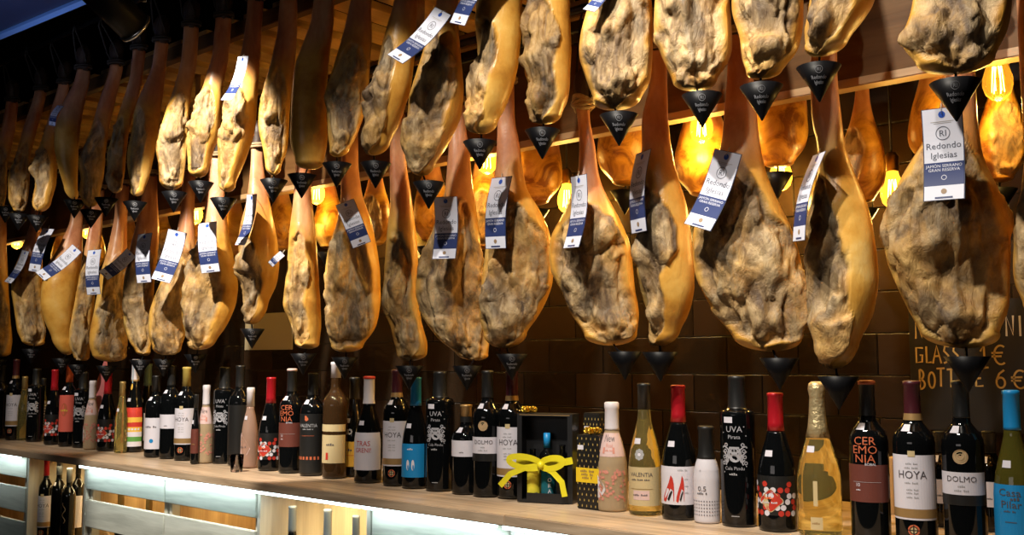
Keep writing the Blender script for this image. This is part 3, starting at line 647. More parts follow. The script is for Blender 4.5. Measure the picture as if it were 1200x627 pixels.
# ================================================================== HANGING TAGS
M_white = mat('tag_white_card', (0.70, 0.72, 0.84), 0.35)
M_navy = mat('tag_navy_print', (0.028, 0.045, 0.15), 0.35)
M_edge = mat('tag_dark_edge', (0.02, 0.03, 0.08), 0.5)
M_ink = mat('tag_ink', (0.09, 0.10, 0.14), 0.6)
M_blue = mat('tag_blue_eyelet', (0.03, 0.10, 0.50), 0.4)
M_seal = mat('tag_seal', (0.30, 0.20, 0.12), 0.5)
M_strip = mat('tag_pale_print', (0.45, 0.42, 0.40), 0.5)
M_twine = mat('white_twine', (0.5, 0.47, 0.4), 0.8)
TAGS = [  # top x,y  bottom x,y  width px  Y  label
 (1103,127,1106,234,42,Y_LOW-.115,'large upright white and navy tag on the huge craggy ham at right'),
 (960,180,936,282,14,Y_LOW-.10,'narrow tag seen nearly edge-on between two big lower hams'),
 (853,178,817,266,32,Y_LOW-.10,'slanted glossy tag with its top in shadow, widest in the right half'),
 (754,178,749,272,17,Y_LOW-.09,'narrow upright tag on the slim golden ham'),
 (678,206,669,290,18,Y_LOW-.09,'narrow leaning tag on the pear-shaped ham'),
 (588,208,581,291,23,Y_LOW-.09,'upright navy and white tag on the pink-shanked ham'),
 (522,231,520,303,26,Y_LOW-.09,'upright tag on the broad greyish ham in the middle'),
 (404,237,424,287,23,Y_LOW-.09,'tag tilted to the right on the grey lower ham'),
 (295,228,281,287,11,Y_LOW-.09,'thin leaning tag on the short curved golden ham'),
 (243,261,247,319,20,Y_LOW-.09,'upright tag with shaded top on the ham with the hollow face'),
 (208,271,188,329,21,Y_LOW-.09,'bright wide tag leaning left on the lumpy brown ham'),
 (170,274,169,331,15,Y_LOW-.08,'small upright tag left of the bright leaning one'),
 (154,296,121,323,15,Y_LOW-.10,'small tag lying almost sideways with rounded end'),
 (111,293,110,345,14,Y_LOW-.08,'small upright tag left of the sideways one with the rounded end'),
 (90,291,47,324,15,Y_LOW-.10,'long tag lying nearly sideways near the left end'),
 (57,268,40,318,12,Y_LOW-.08,'steep leaning tag near the left end below the row of cups'),
 (30,294,9,331,8,Y_LOW-.08,'thin tag at the far left beside the leftmost bulb'),
 (331,297,317,310,8,Y_LOW-.08,'tiny corner of a tag beside the short curved golden ham'),
 (519,13,463,69,24,Y_UP-.09,'dim tag tilted strongly left across two upper hams'),
 (576,-32,536,28,20,Y_UP-.10,'dim tag cut off by the top edge of the picture'),
 (285,66,265,117,12,Y_UP-.08,'thin white tag on the bright yellow upper ham'),
 (71,124,61,147,7,Y_UP-.08,'tiny pale tag on a dim upper ham at the far left'),
 (712,-28,690,12,15,Y_UP-.09,'end of a tag on the pale blocky upper ham at the top edge'),
]
for k, (x0, y0, x1, y1, wpx, Yt, lab) in enumerate(TAGS):
    P0 = at((x0 + x1) / 2, (y0 + y1) / 2, Yt); f = Vector((P0.x, P0.y, 0)).normalized(); r = Vector((f.y, -f.x, 0)); D0 = Vector((P0.x, P0.y, 0)).dot(f)
    def pl(x, y):
        d = ray(x, y); return CAM + d * (D0 / d.dot(f))
    A, B = pl(x0, y0), pl(x1, y1); down = (B - A); Lm = down.length; down.normalize()
    side = f.cross(down).normalized()
    if side.dot(r) < 0 and abs(down.z) > 0.3: side = -side
    Wm = Lm * 0.40; ratio = min(1, (wpx / math.hypot(x1 - x0, y1 - y0)) * Lm / Wm)
    yaw = math.acos(ratio) * (1 if wpx > 0 else -1)
    sd = side * math.cos(yaw) + f * math.sin(yaw) * -1
    nr = sd.cross(down).normalized()
    if nr.dot(f) > 0: nr = -nr
    root = empty('hanging_tag', A); tag(root, lab, 'tag')
    mb = MB(); curl = 0.010 * (1 if k % 2 else -1)
    def put(g, m, off=0.0):
        vs = []
        for (s, t) in g[0]:
            tt = -t / Lm
            c = curl * math.sin(math.pi * min(max(tt, 0), 1)) * 1.0
            vs.append(sd * s + down * (-t) + nr * (off + c))
        mb.add(vs, g[1], m)
    def strip(x0_, x1_, t0, t1, n=10):
        vs = []; fs = []
        for i in range(n + 1):
            t = t0 + (t1 - t0) * i / n; vs += [(x0_, t), (x1_, t)]
        for i in range(n): fs.append((2 * i, 2 * i + 1, 2 * i + 3, 2 * i + 2))
        return vs, fs
    h = Wm / 2
    put(strip(-h * 1.05, h * 1.05, 0.0012, -Lm - 0.001), M_edge, -0.0004)
    put(strip(-h, h, 0, -Lm * 0.58), M_white, 0.0002); put(strip(-h, h, -Lm * 0.58, -Lm * 0.84), M_navy, 0.0002); put(strip(-h, h, -Lm * 0.84, -Lm), M_white, 0.0002)
    put(disc2d(h * .18, 0, -Lm * .065, 14), M_blue, 0.0006)
    put(rect2d(-h * .6, h * .6, -Lm * .142, -Lm * .136), M_strip, 0.0006); put(rect2d(-h * .45, h * .45, -Lm * .158, -Lm * .153), M_strip, 0.0006)
    put(ring2d(Lm * .066, Lm * .074, 26, 0, -Lm * .265), M_ink, 0.0006); put(scaled(text_mesh('RI'), Lm * .095, 0, -Lm * .297), M_ink, 0.0006)
    put(scaled(text_mesh('Redondo'), Lm * .098, 0, -Lm * .43), M_ink, 0.0006); put(scaled(text_mesh('Iglesias'), Lm * .098, 0, -Lm * .535), M_ink, 0.0006)
    put(scaled(text_mesh('JAMÓN SERRANO'), Lm * .046, 0, -Lm * .635), M_white, 0.0006); put(scaled(text_mesh('GRAN RESERVA'), Lm * .046, 0, -Lm * .68), M_white, 0.0006)
    put(ring2d(Lm * .022, Lm * .028, 16, 0, -Lm * .75), M_white, 0.0006)
    put(disc2d(Lm * .03, 0, -Lm * .905, 14), M_seal, 0.0006); put(rect2d(-h * .45, h * .45, -Lm * .985, -Lm * .965), M_navy, 0.0006)
    mb.build('card', root)
    MB().tube([nr * 0.001 + down * (Lm * 0.06), down * 0.0 + nr * 0.001, -down * 0.010 + f * 0.04 + Vector((0, 0, .008)), f * (((Y_LOW if Yt > 1.66 else Y_UP) - Yt) / f.y) + Vector((0, 0, .02))], 0.0008, M_twine, 5).build('string', root)

# ================================================================== BULBS
M_bulb = mat('amber_bulb_glass', (1.0, 0.55, 0.08), 0.08, trans=0.85, ior=1.2, emit=(1.0, 0.42, 0.02), es=2.2)
M_fil = mat('glowing_filament', (1, 0.7, 0.3), 0.4, emit=(1.0, 0.62, 0.12), es=55)
M_brass = mat('brass_socket', (0.35, 0.22, 0.07), 0.35, metal=1)
Z_LR = Z_RL + 0.03
BULBS = [(822, 146, 2.02, 'amber filament bulb under the board beneath a black cup, right of centre', .8, 4.0), (1169, 92, 2.02, 'pear-shaped glass bulb at the upper right behind the largest ham', .35, 3),
         (371, 224, 2.02, 'bright glowing bulb between the narrow ham and the tilted tag', 3.2, 3.0), (229, 249, 2.02, 'bright glowing bulb above the shaded tag', 3.2, 2.6), (20, 281, 2.02, 'glowing bulb at the far left', 3.0, 2.2),
         (443, 271, 2.27, 'small glowing bulb right of the tilted tag', 2.0, 2.6), (103, 268, 2.02, 'glowing bulb half hidden behind a black cup at left', 2.2, 2.0), (664, 232, 2.27, 'glowing bulb half hidden behind the leaning tag', 2.2, 5.0),
         (571, 186, 2.02, 'glowing bulb half hidden above the navy and white tag', 1.2, 4.0), (915, 203, 2.27, 'glowing bulb half hidden below the round back-row ham', 2.0, 4.5), (1046, 222, 2.27, 'glowing bulb hidden behind the amber ham between the front two', 1.2, 5.0),
         (505, 215, 2.27, 'glowing bulb hidden behind the black cup in the middle', 1.4, 4.0), (760, 250, 2.27, 'glowing bulb low behind the slim golden ham', 1.0, 3.0), (140, 275, 2.27, 'faint bulb behind the lower hams at left', 1.2, 2.0)]
for (px, py, Yb, lab, es, pw) in BULBS:
    p = at(px, py, Yb)
    root = empty('filament_bulb', (p.x, p.y, p.z - 0.045)); tag(root, lab, 'light bulb')
    prof = [(0.002, 0.0), (0.012, 0.004), (0.022, 0.014), (0.027, 0.030), (0.027, 0.045), (0.022, 0.062), (0.015, 0.078), (0.013, 0.088)]
    m = mat('amber_bulb_glass_%.1f' % es, (1.0, 0.60, 0.12), 0.06, trans=0.9, ior=1.25, emit=(1.0, 0.50, 0.04), es=es)
    MB().lathe(prof, m, 24, caps=False).build('glass', root)
    mb = MB()
    for s in range(6):
        a = s * math.pi / 3; mb.tube([(0.006 * math.cos(a), 0.006 * math.sin(a), 0.066), (0.009 * math.cos(a + .4), 0.009 * math.sin(a + .4), 0.020)], 0.0007, M_fil, 5)
    mb.build('filament', root)
    MB().lathe([(0.014, 0.086), (0.0155, 0.088), (0.0155, 0.12), (0.010, 0.13), (0.003, 0.132)], M_brass, 20).build('socket', root)
    MB().tube([(0, 0, 0.13), (0.0, 0.0, Z_LR - (p.z - 0.045))], 0.0025, M_dark, 6).build('cable', root)
    lamp('bulb_light', 'POINT', (p.x, p.y - 0.0, p.z - 0.052), pw * (0.8 if px > 540 else 0.5), (1.0, 0.60, 0.14), shadow_soft_size=0.02)

# ================================================================== BOTTLES
M_glass = mat('black_wine_glass', (0.003, 0.0035, 0.004), 0.05, spec=0.5, coat=0.15)
M_clear = mat('straw_wine_glass', (0.96, 0.82, 0.30), 0.03, trans=0.93, ior=1.33)
M_rose = mat('rose_wine_glass', (0.62, 0.40, 0.30), 0.15, trans=0.5, ior=1.36)
M_frost = mat('frosted_blush_glass', (0.56, 0.42, 0.26), 0.28, trans=0.35, ior=1.3)
def pm(name, rgb, rough=0.5, metal=0.0): return mat(name, rgb, rough, metal)
C_ = dict(ribyel=pm('label_lemon', (0.72, 0.62, 0.04)), print=pm('glass_print', (0.36, 0.36, 0.40)), white=pm('label_white', (0.66, 0.64, 0.72)), black=pm('label_black', (0.012, 0.012, 0.012), .4), gold=pm('label_gold', (0.40, 0.25, 0.10), .4, .4), red=pm('label_red', (0.50, 0.035, 0.022)),
          maroon=pm('cap_maroon', (0.055, 0.010, 0.015), .35), redcap=pm('cap_red', (0.45, 0.012, 0.022), .3, .2), blue=pm('label_blue', (0.01, 0.22, 0.52), .4), orange=pm('cap_orange', (0.80, 0.14, 0.03), .4),
          coral=pm('label_coral', (0.70, 0.13, 0.09)), ink=pm('label_ink', (0.08, 0.07, 0.08)), brown=pm('label_brown', (0.13, 0.035, 0.025)), copper=pm('label_copper', (0.50, 0.12, 0.05)),
          yellow=pm('label_yellow', (0.72, 0.44, 0.06)), cream=pm('label_cream', (0.55, 0.44, 0.24)), pink=pm('label_pink', (0.62, 0.26, 0.20)), goldcap=pm('cap_gold_foil', (0.45, 0.32, 0.12), .38, .6),
          cava=mat('cap_champagne_foil', (0.55, 0.44, 0.24), .35, .6, bump=0.9, nscale=120), ylcap=pm('cap_yellow', (0.45, 0.34, 0.08), .4), green=pm('label_green', (0.10, 0.30, 0.06)),
          greycap=pm('cap_grey', (0.20, 0.23, 0.26), .35, .3), greencap=pm('cap_green_grey', (0.13, 0.20, 0.14), .4, .2), whitecap=pm('cap_white', (0.66, 0.62, 0.66), .4), white2=pm('frost_white_glass', (0.62, 0.60, 0.66), .25), palepink=pm('label_pale_pink', (0.66, 0.48, 0.46)), tan=pm('medal_tan', (0.50, 0.33, 0.18), .4, .2), strip=pm('label_silver', (0.36, 0.36, 0.38)), paleblue=pm('ribbon_pale_blue', (0.30, 0.45, 0.55)), teal=pm('bottle_teal', (0.01, 0.10, 0.13), .2))
KP = {  # normalised (r/R, z/H)
 'bordeaux': [(0.80, 0), (0.97, .006), (1, .02), (1, .62), (.97, .655), (.86, .69), (.62, .725), (.44, .755), (.39, .79), (.375, .97), (.41, .975), (.41, .995), (.30, 1.0)],
 'burgundy': [(0.80, 0), (0.97, .006), (1, .02), (1, .36), (.97, .42), (.88, .50), (.72, .58), (.55, .655), (.43, .72), (.385, .78), (.37, .97), (.40, .975), (.40, .995), (.30, 1.0)],
 'square': [(0.88, 0), (0.98, .005), (1, .015), (1, .735), (.985, .752), (.9, .765), (.55, .775), (.50, .79), (.46, .97), (.48, .975), (.48, .995), (.35, 1.0)],
 'cava': [(0.80, 0), (0.97, .008), (1, .03), (1, .33), (.98, .39), (.88, .47), (.70, .55), (.54, .63), (.43, .70), (.37, .78), (.32, .90), (.36, .93), (.38, .95), (.34, .985), (.22, 1.0)],
 'frizz': [(0.86, 0), (0.97, .008), (1, .03), (1, .34), (.96, .44), (.84, .54), (.68, .63), (.50, .71), (.45, .76), (.43, .93), (.46, .94), (.46, .99), (.38, 1.0)],
 'small': [(0.84, 0), (0.97, .01), (1, .03), (1, .46), (.94, .55), (.80, .62), (.64, .68), (.58, .72), (.56, .95), (.60, .96), (.60, .99), (.5, 1.0)],
 'slim': [(0.84, 0), (0.97, .008), (1, .03), (1, .45), (.90, .55), (.72, .64), (.55, .72), (.47, .80), (.45, .96), (.48, .97), (.48, .99), (.38, 1.0)],
}
def bottle(px, top_px, wpx, kind, glass, cap, capf, design, label, Yb=Y_BOT, turn=None, sticker=True, zbase=Z_C + 0.002, group=None, hfix=None):
    p = at(px, 500, Yb); f = Vector((p.x, p.y, 0)).normalized(); D = Vector((p.x, p.y, 0)).dot(f)
    # radius
    a = at(px - wpx / 2, 560, Yb); d1 = ray(px - wpx / 2, 500); d2 = ray(px + wpx / 2, 500)
    q1 = CAM + d1 * (D / d1.dot(f)); q2 = CAM + d2 * (D / d2.dot(f)); R = min((q2 - q1).length / 2, 0.044)
    Hh = hfix or (at(px, top_px, Yb).z - zbase)
    root = empty('wine_bottle', (p.x, p.y, zbase)); tag(root, label, 'bottle', group)
    K = KP[kind]; prof = [(r * R, z * Hh) for r, z in K]
    rz = np.array([z for r, z in prof]); rr = np.array([r for r, z in prof])
    # denser profile
    zz = sorted(set(list(rz) + list(np.linspace(0.02 * Hh, 0.96 * Hh, 26)))); pp = [(float(np.interp(z, rz, rr)), float(z)) for z in zz]
    zc = capf * Hh
    gp = [q for q in pp if q[1] <= zc] + [(float(np.interp(zc, rz, rr)), zc)] + [(float(np.interp(zc, rz, rr)) * .9, zc + 0.003)]
    MB().lathe(gp, glass, 32).build('glass_body', root)
    if cap is not None:
        cp = [(float(np.interp(zc, rz, rr)), zc)] + [q for q in prof if q[1] > zc + .0005]
        cp = [(r + 0.0007, z) for r, z in cp]
        mb = MB().lathe(cp, cap[0], 28)
        if len(cap) > 1: mb.lathe([(cp[0][0] + .0004, zc), (float(np.interp(zc + cap[2], rz, rr)) + .0011, zc + cap[2])], cap[1], 28, caps=False)
        if len(cap) > 3: mb.lathe([(cp[-2][0] + .0004, cp[-2][1] - .006), (cp[-2][0] + .0004, cp[-2][1] + .0005), (cp[-1][0], cp[-1][1] + .0008)], cap[3], 28)
        mb.build('capsule', root)
    view = math.atan2(-f.y, -f.x); out = -math.pi / 2
    if turn is None:
        dif = (out - view + math.pi) % (2 * math.pi) - math.pi; aim = view + dif * 0.42
    else: aim = view + R_(turn)
    def mapper(mb, off):
        def put(g, m, o2=0.0):
            vs = []
            for (s, t) in g[0]:
                r0 = float(np.interp(t, rz, rr)) + 0.0004 + off + o2; a = aim + s / R; vs.append((r0 * math.cos(a), r0 * math.sin(a), t))
            mb.add(vs, g[1], m)
        return put
    def grid(z0, z1, a0=-75, a1=75, nz=6):
        nx = 20; vs = []; fs = []
        for j in range(nz + 1):
            for i in range(nx + 1): vs.append((R_(a0 + (a1 - a0) * i / nx) * R, z0 + (z1 - z0) * j / nz))
        for j in range(nz):
            for i in range(nx): k = j * (nx + 1) + i; fs.append((k, k + 1, k + nx + 2, k + nx + 1))
        return vs, fs
    if design:
        cut, nm2 = SPLIT.get(design, (9, ''))
        mb = MB(); mb2 = MB(); pA = mapper(mb, 0.0); pB = mapper(mb2, 0.0)
        def put(g, m, o2=0.0): (pB if min(t for s, t in g[0]) > cut * Hh else pA)(g, m, o2)
        design(put, grid, R, Hh)
        if mb.v: mb.build('label', root)
        if mb2.v: mb2.build(nm2, root)
    if sticker:
        mb = MB(); put = mapper(mb, 0.0006); zs_ = {'bordeaux': .715, 'burgundy': .56, 'square': .705, 'cava': .56, 'frizz': .62, 'small': .6, 'slim': .6}[kind] * Hh
        put(grid(zs_ - 0.006, zs_ + 0.006, -34, -4, 2), C_['white'], 0.0005); mb.build('price_sticker', root)
    return root

def T(s): return text_mesh(s)
def BAR(n):
    vs = []; fs = []; x = -n * .3
    for k in range(n):
        if k % 5 == 4: x += .6; continue
        o = len(vs); hh = .55 + .2 * ((k * 7) % 3 - 1) * .6; vs += [(x, 0), (x + .42, 0), (x + .42, hh), (x, hh)]; fs.append((o, o + 1, o + 2, o + 3)); x += .6
    return vs, fs
def d_hoya(put, g, R, H):
    put(g(.20 * H, .555 * H), C_['white']); put(g(.17 * H, .20 * H), C_['white']); put(g(.182 * H, .235 * H, -75, 75, 2), C_['gold'], .0004)
    put(rect2d(-.006, .006, .545 * H, .58 * H, 3), C_['cream'], .0005)
    put(scaled(T('HOYA'), .020, 0, .415 * H, 0.9), C_['ink'], .0006)
    for i, (w, z) in enumerate([(.014, .50), (.020, .475), (.016, .385), (.018, .345), (.012, .325), (.010, .30)]): put(scaled(BAR(10 if i in (1, 2) else 8), .0042, 0, z * H), C_['strip'], .0006)
    put(ring2d(.007, .010, 20, 0, .11 * H), C_['copper'], .0005); put(disc2d(.0055, 0, .11 * H), C_['cream'], .0005)
    put(rect2d(-.010, .010, .107 * H, .113 * H, 3), C_['black'], .0008); put(rect2d(-.001, .001, .08 * H, .14 * H), C_['black'], .0008)
def d_dolmo(put, g, R, H):
    put(g(.34 * H, .47 * H), C_['white']); put(g(.28 * H, .34 * H), C_['black'], .0003)
    put(scaled(T('DOLMO'), .014, 0, .415 * H), C_['ink'], .0006); put(scaled(BAR(4), .005, 0, .385 * H), C_['strip'], .0006); put(scaled(BAR(8), .005, 0, .36 * H), C_['strip'], .0006)
    put(disc2d(.0125, 0, .56 * H, 26), C_['tan'], .0006); put(ring2d(.0085, .0095, 24, 0, .56 * H), C_['cream'], .0009); put(ring2d(.0045, .0055, 18, 0, .56 * H), C_['cream'], .0009)
def d_cer(put, g, R, H):
    put(g(.25 * H, .48 * H), C_['brown'])
    for s, z in (('CER', .60), ('EMO', .545), ('NIA', .49)): put(scaled(T(s), .021, -.002, (z + .0) * H + .001, 1.05), C_['copper'], .0006)
    put(scaled(T('BOBAL'), .0065, .008, .455 * H + .006), C_['white'], .0006)
    put(scaled(T('10'), .009, -.016, .345 * H), C_['white'], .0006); put(rect2d(-.026, .026, .372 * H, .374 * H, 10), C_['strip'], .0007); put(scaled(BAR(5), .004, -.014, .32 * H), C_['white'], .0006)
def d_uva(put, g, R, H):
    put(scaled(T('UVA'), .017, 0, .625 * H), C_['print'], .0005); put(scaled(T('Pirata'), .011, 0, .58 * H), C_['print'], .0005)
    # octopus pirate figure made of strokes
    put(disc2d(.008, 0, .50 * H, 16), C_['print'], .0005); put(disc2d(.011, .001, .455 * H, 16, .009), C_['print'], .0005); put(rect2d(-.010, .010, .515 * H, .527 * H, 4), C_['print'], .0005)
    put(disc2d(.0022, -.003, .503 * H, 8), C_['black'], .0008); put(disc2d(.0022, .003, .503 * H, 8), C_['black'], .0008)
    for sx in (-1, 1):
        for q in range(4):
            pts = []
            for i in range(12):
                t = i / 11; pts.append((sx * (.006 + .016 * t + .004 * math.sin(5 * t + q)), (.44 + .03 * q) * H + .010 * math.sin(4.5 * t + q * 1.3) - .004 * q * t))
            put(stroke2d(pts, .0028), C_['print'], .0005)
            put(ring2d(.002, .004, 10, sx * (.023 - .002 * q), (.42 + .04 * q) * H), C_['print'], .0006)
    put(scaled(T('Cala Pindu'), .0095, 0, .375 * H), C_['print'], .0005); put(scaled(BAR(5), .007, 0, .34 * H), C_['strip'], .0005)
    for (x, z) in [(-.024, .62), (.02, .66), (.024, .60), (-.022, .36), (.024, .40)]: put(disc2d(.0013, x, z * H, 8), C_['print'], .0005)
    put(rect2d(-.008, .008, .07 * H, .075 * H, 3), C_['strip'], .0005)
def d_dots(put, g, R, H):
    put(g(.12 * H, .40 * H), C_['black'], -.0001)
    k = 0
    for j in range(6):
        for i in range(-6, 7):
            x = (i + .5 * (j % 2)) * .0128 + .0016 * math.sin(7 * i + 3 * j); z = .12 * H + j * .0112 + .004
            if (i * 7 + j * 11) % 5 == 0 or (j == 5 and i % 2): continue
            if abs(x) > 1.35 * R: continue
            put(disc2d(.0056, x, z, 14), C_['white'] if (i * 3 + j * 5) % 4 in (0, 1) and True else C_['red'], .0004)
    pts = []; 
    for i in range(28):
        a = 2 * math.pi * i / 28; q = 1 + .10 * math.cos(4 * a); rad = abs(math.cos(a)) ** 1.0 * .0 + 1
        s = (abs(math.cos(a)) ** 1.3) * (1 if math.cos(a) > 0 else -1); t = (abs(math.sin(a)) ** 1.3) * (1 if math.sin(a) > 0 else -1)
        pts.append((-.006 + .021 * s * q, .225 * H + .019 * t * q))
    put((pts, [tuple(range(28))]), C_['red'], .0009)
    put((([(-.006 + (x + .006) * 1.08, .225 * H + (z - .225 * H) * 1.08) for x, z in pts]), [tuple(range(28))]), C_['cream'], .0007)
    put(scaled(BAR(5), .0075, -.006, .235 * H), C_['orange'], .0012); put(scaled(BAR(9), .005, -.006, .205 * H), C_['white'], .0012)
def d_shoes(put, g, R, H):
    put(g(.115 * H, .395 * H), C_['white'])
    for dx, sx in ((-.013, 1), (.012, .62)):
        sh = [(-.014, .0), (-.013, .008), (-.008, .018), (-.001, .032), (.003, .045), (.007, .040), (.009, .030), (.0095, .020), (.0093, .0), (.0082, .0), (.0075, .018), (.002, .022), (-.003, .012), (-.006, .002), (-.009, -.002)]
        vs = [(dx + x * sx * 1.15, .14 * H + z * 1.2) for x, z in sh]
        put((vs, [tuple(range(len(vs)))[::-1]]), C_['red'], .0006)
        put(([(dx + x * sx * 1.15, .14 * H + z * 1.2) for x, z in [(-.004, .003), (.0, .012), (.004, .018), (.0065, .017), (.002, .006), (-.001, .0)]], [(5, 4, 3, 2, 1, 0)]), C_['black'], .0009)
    put(scaled(BAR(7), .005, .016, .365 * H), C_['strip'], .0006)
    for z in (.20, .25, .30): put(scaled(BAR(4), .0035, .024, z * H), C_['strip'], .0006)
def d_val_white(put, g, R, H):
    put(g(.075 * H, .365 * H, -80, 80), C_['cream']); put(scaled(T('VALENTIA'), .0125, 0, .295 * H, 0.9), C_['ink'], .0006); put(scaled(BAR(15), .005, 0, .265 * H), C_['ink'], .0006)
    put(rect2d(-.026, .026, .20 * H, .203 * H, 8), C_['gold'], .0006); put(scaled(BAR(10), .006, 0, .15 * H), C_['ink'], .0006)
    put(rect2d(-.018, .018, .12 * H, .19 * H, 6), C_['palepink'], .0004)
    for i in range(8):
        a = i * math.pi / 4; put(disc2d(.0042, .0075 * math.cos(a) - .004, .46 * H + .0085 * math.sin(a), 8), C_['strip'], .0006)
    put(disc2d(.004, -.004, .46 * H, 8), C_['white'], .0007)
def d_val_black(put, g, R, H):
    put(g(.03 * H, .60 * H), C_['black'], -.0001); put(scaled(T('VALENTIA'), .014, 0, .47 * H, .9), C_['strip'], .0005); put(scaled(BAR(11), .005, 0, .445 * H), C_['strip'], .0005)
    put(disc2d(.006, -.004, .55 * H, 10), C_['copper'], .0005); put(disc2d(.004, -.006, .57 * H, 8), C_['copper'], .0006)
    put(rect2d(-.02, .02, .385 * H, .388 * H, 6), C_['copper'], .0005)
    for i in range(-3, 4): put(rect2d(i * .011 - .003, i * .011 + .003, .155 * H, .185 * H), C_['copper'], .0005)
def d_new(put, g, R, H):
    put(g(.50 * H, .715 * H, -80, 80, 8), C_['palepink'])
    put(scaled(T('New'), .024, 0, .635 * H, .8), C_['ink'], .0006); put(scaled(T('Rosé'), .013, .001, .585 * H, .8), C_['pink'], .0006); put(scaled(BAR(9), .0055, .001, .55 * H, .8), C_['pink'], .0006)
    put(rect2d(-.018, -.012, .53 * H, .585 * H), C_['pink'], .0006); put(rect2d(.010, .016, .53 * H, .585 * H), C_['pink'], .0006)
    rs = random.Random(5)
    for i in range(60):
        x, z = rs.uniform(-.024, .040), rs.uniform(.10, .38)
        for q in range(4): a = q * math.pi / 2 + i; put(disc2d(.0018, x + .0019 * math.cos(a), z * H + .0019 * math.sin(a), 6), C_['pink'], .0005)
    dr = [(-.040, .13), (-.026, .12), (-.012, .16), (-.006, .20), (-.010, .245), (-.020, .28), (-.031, .33), (-.040, .38)]
    put(([(x, z * H) for x, z in dr], [tuple(range(len(dr)))]), C_['whitecap'], .0012); put(scaled(T('New'), .006, -.022, .215 * H), C_['ink'], .0016)
def d_heart(put, g, R, H):
    dr = [(-.032, .10), (-.016, .11), (.004, .17), (.012, .24), (.0, .33), (-.014, .39), (-.022, .44), (-.032, .40)]
    put(([(x, z * H) for x, z in dr], [tuple(range(len(dr)))]), C_['palepink'], .0010); put(scaled(BAR(6), .007, -.012, .25 * H), C_['ink'], .0015)
def d_05(put, g, R, H):
    put(scaled(T('0.5'), .014, -.004, .335 * H, 1.1), C_['ink'], .0005); put(scaled(BAR(6), .006, -.004, .30 * H), C_['ink'], .0005)
    for j in range(5):
        for i in range(-6, 7): put(disc2d(.0013, i * .0055, (.09 + .035 * j) * H, 8), C_['ink'], .0005)
    put(scaled(T('*'), .01, -.008, .52 * H), C_['strip'], .0005)
def d_blueshoes(put, g, R, H):
    put(g(.10 * H, .40 * H, -60, 60), C_['blue']); put(scaled(BAR(5), .007, .0, .345 * H), C_['white'], .0005)
    for dx in (-.008, .006): put(disc2d(.0042, dx, .21 * H, 14, .014), C_['white'], .0006); put(disc2d(.002, dx + .001, .19 * H, 10, .007), C_['blue'], .0009)
def d_casa(put, g, R, H):
    put(g(.06 * H, .44 * H, -85, 85), C_['blue']); put(scaled(T('Casa'), .017, -.006, .375 * H, 1.1), C_['ink'], .0006); put(scaled(BAR(3), .008, .003, .35 * H), C_['ink'], .0006); put(scaled(T('Pilar'), .017, -.004, .305 * H, 1.1), C_['ink'], .0006)
    put(scaled(BAR(7), .0045, -.006, .28 * H), C_['ink'], .0006); put(rect2d(-.014, .004, .22 * H, .224 * H, 3), C_['ink'], .0006); put(disc2d(.006, .022, .14 * H, 12, .009), C_['white'], .0006)
def d_treni(put, g, R, H):
    put(g(.12 * H, .47 * H, -80, 80), C_['white'])
    put(scaled(T('TRAS'), .020, -.002, .345 * H, .9), C_['red'], .0006); put(scaled(T('GRENI!'), .018, -.002, .285 * H, .85), C_['red'], .0006)
def d_white(z0, z1, txt=None, c='white', t='ink'):
    def f(put, g, R, H):
        put(g(z0 * H, z1 * H), C_[c])
        if txt: put(scaled(T(txt), .011, 0, ((z0 + z1) / 2) * H), C_[t], .0006)
        put(scaled(BAR(4), .005, 0, ((z0 + z1) / 2 - .05) * H), C_[t], .0006)
    return f
def d_yellow(put, g, R, H):
    put(g(.10 * H, .35 * H), C_['yellow']); put(scaled(BAR(5), .011, 0, .255 * H), C_['ink'], .0006); put(rect2d(-.02, .02, .21 * H, .215 * H, 6), C_['red'], .0006)
    for i in range(8):
        a = i * math.pi / 4; put(disc2d(.003, .006 * math.cos(a), .45 * H + .006 * math.sin(a), 8), C_['strip'], .0005)
def d_two(put, g, R, H):
    put(g(.13 * H, .37 * H), C_['cream']); put(g(.40 * H, .46 * H), C_['cream']); put(scaled(BAR(4), .010, 0, .28 * H), C_['ink'], .0006); put(rect2d(-.014, -.006, .16 * H, .22 * H), C_['red'], .0006)
def d_coral(put, g, R, H):
    put(g(.18 * H, .63 * H), C_['coral']); put(disc2d(.012, 0, .45 * H, 14, .026), C_['copper'], .0005); put(scaled(BAR(4), .013, 0, .43 * H), C_['yellow'], .0008)
def d_stripe(put, g, R, H):
    put(g(.15 * H, .62 * H), C_['white'])
    for i in range(9): put(g((.20 + .045 * i) * H, (.217 + .045 * i) * H, -70, 70, 1), C_['ink'], .0005)
def d_fiesta(put, g, R, H):
    for i, c in enumerate(['white', 'green', 'white', 'yellow', 'red', 'yellow', 'red', 'red']): put(g((.06 + .052 * i) * H, (.112 + .052 * i) * H, -80, 80, 2), C_[c], .0002)
    put(scaled(BAR(5), .013, 0, .315 * H), C_['yellow'], .0006)
    for i in range(-3, 4): put(disc2d(.004, i * .011, .245 * H, 10), C_['white'], .0006)
    put(disc2d(.008, -.008, .70 * H, 14, .012), C_['yellow'], .0012); put(rect2d(-.009, -.002, .74 * H, .93 * H), C_['paleblue'], .0014)
def d_dec(put, g, R, H):
    put(g(.10 * H, .48 * H), C_['white']); put(scaled(BAR(7), .010, 0, .36 * H), C_['ink'], .0006); put(disc2d(.007, .004, .2 * H, 14), C_['blue'], .0006)
def d_cava(put, g, R, H):
    put(rect2d(-.004, .004, .20 * H, .36 * H, 2), C_['cream'], .0005); put(rect2d(-.010, .012, .05 * H, .13 * H, 4), C_['cream'], .0005); put(scaled(BAR(4), .006, 0, .085 * H), C_['gold'], .0007)
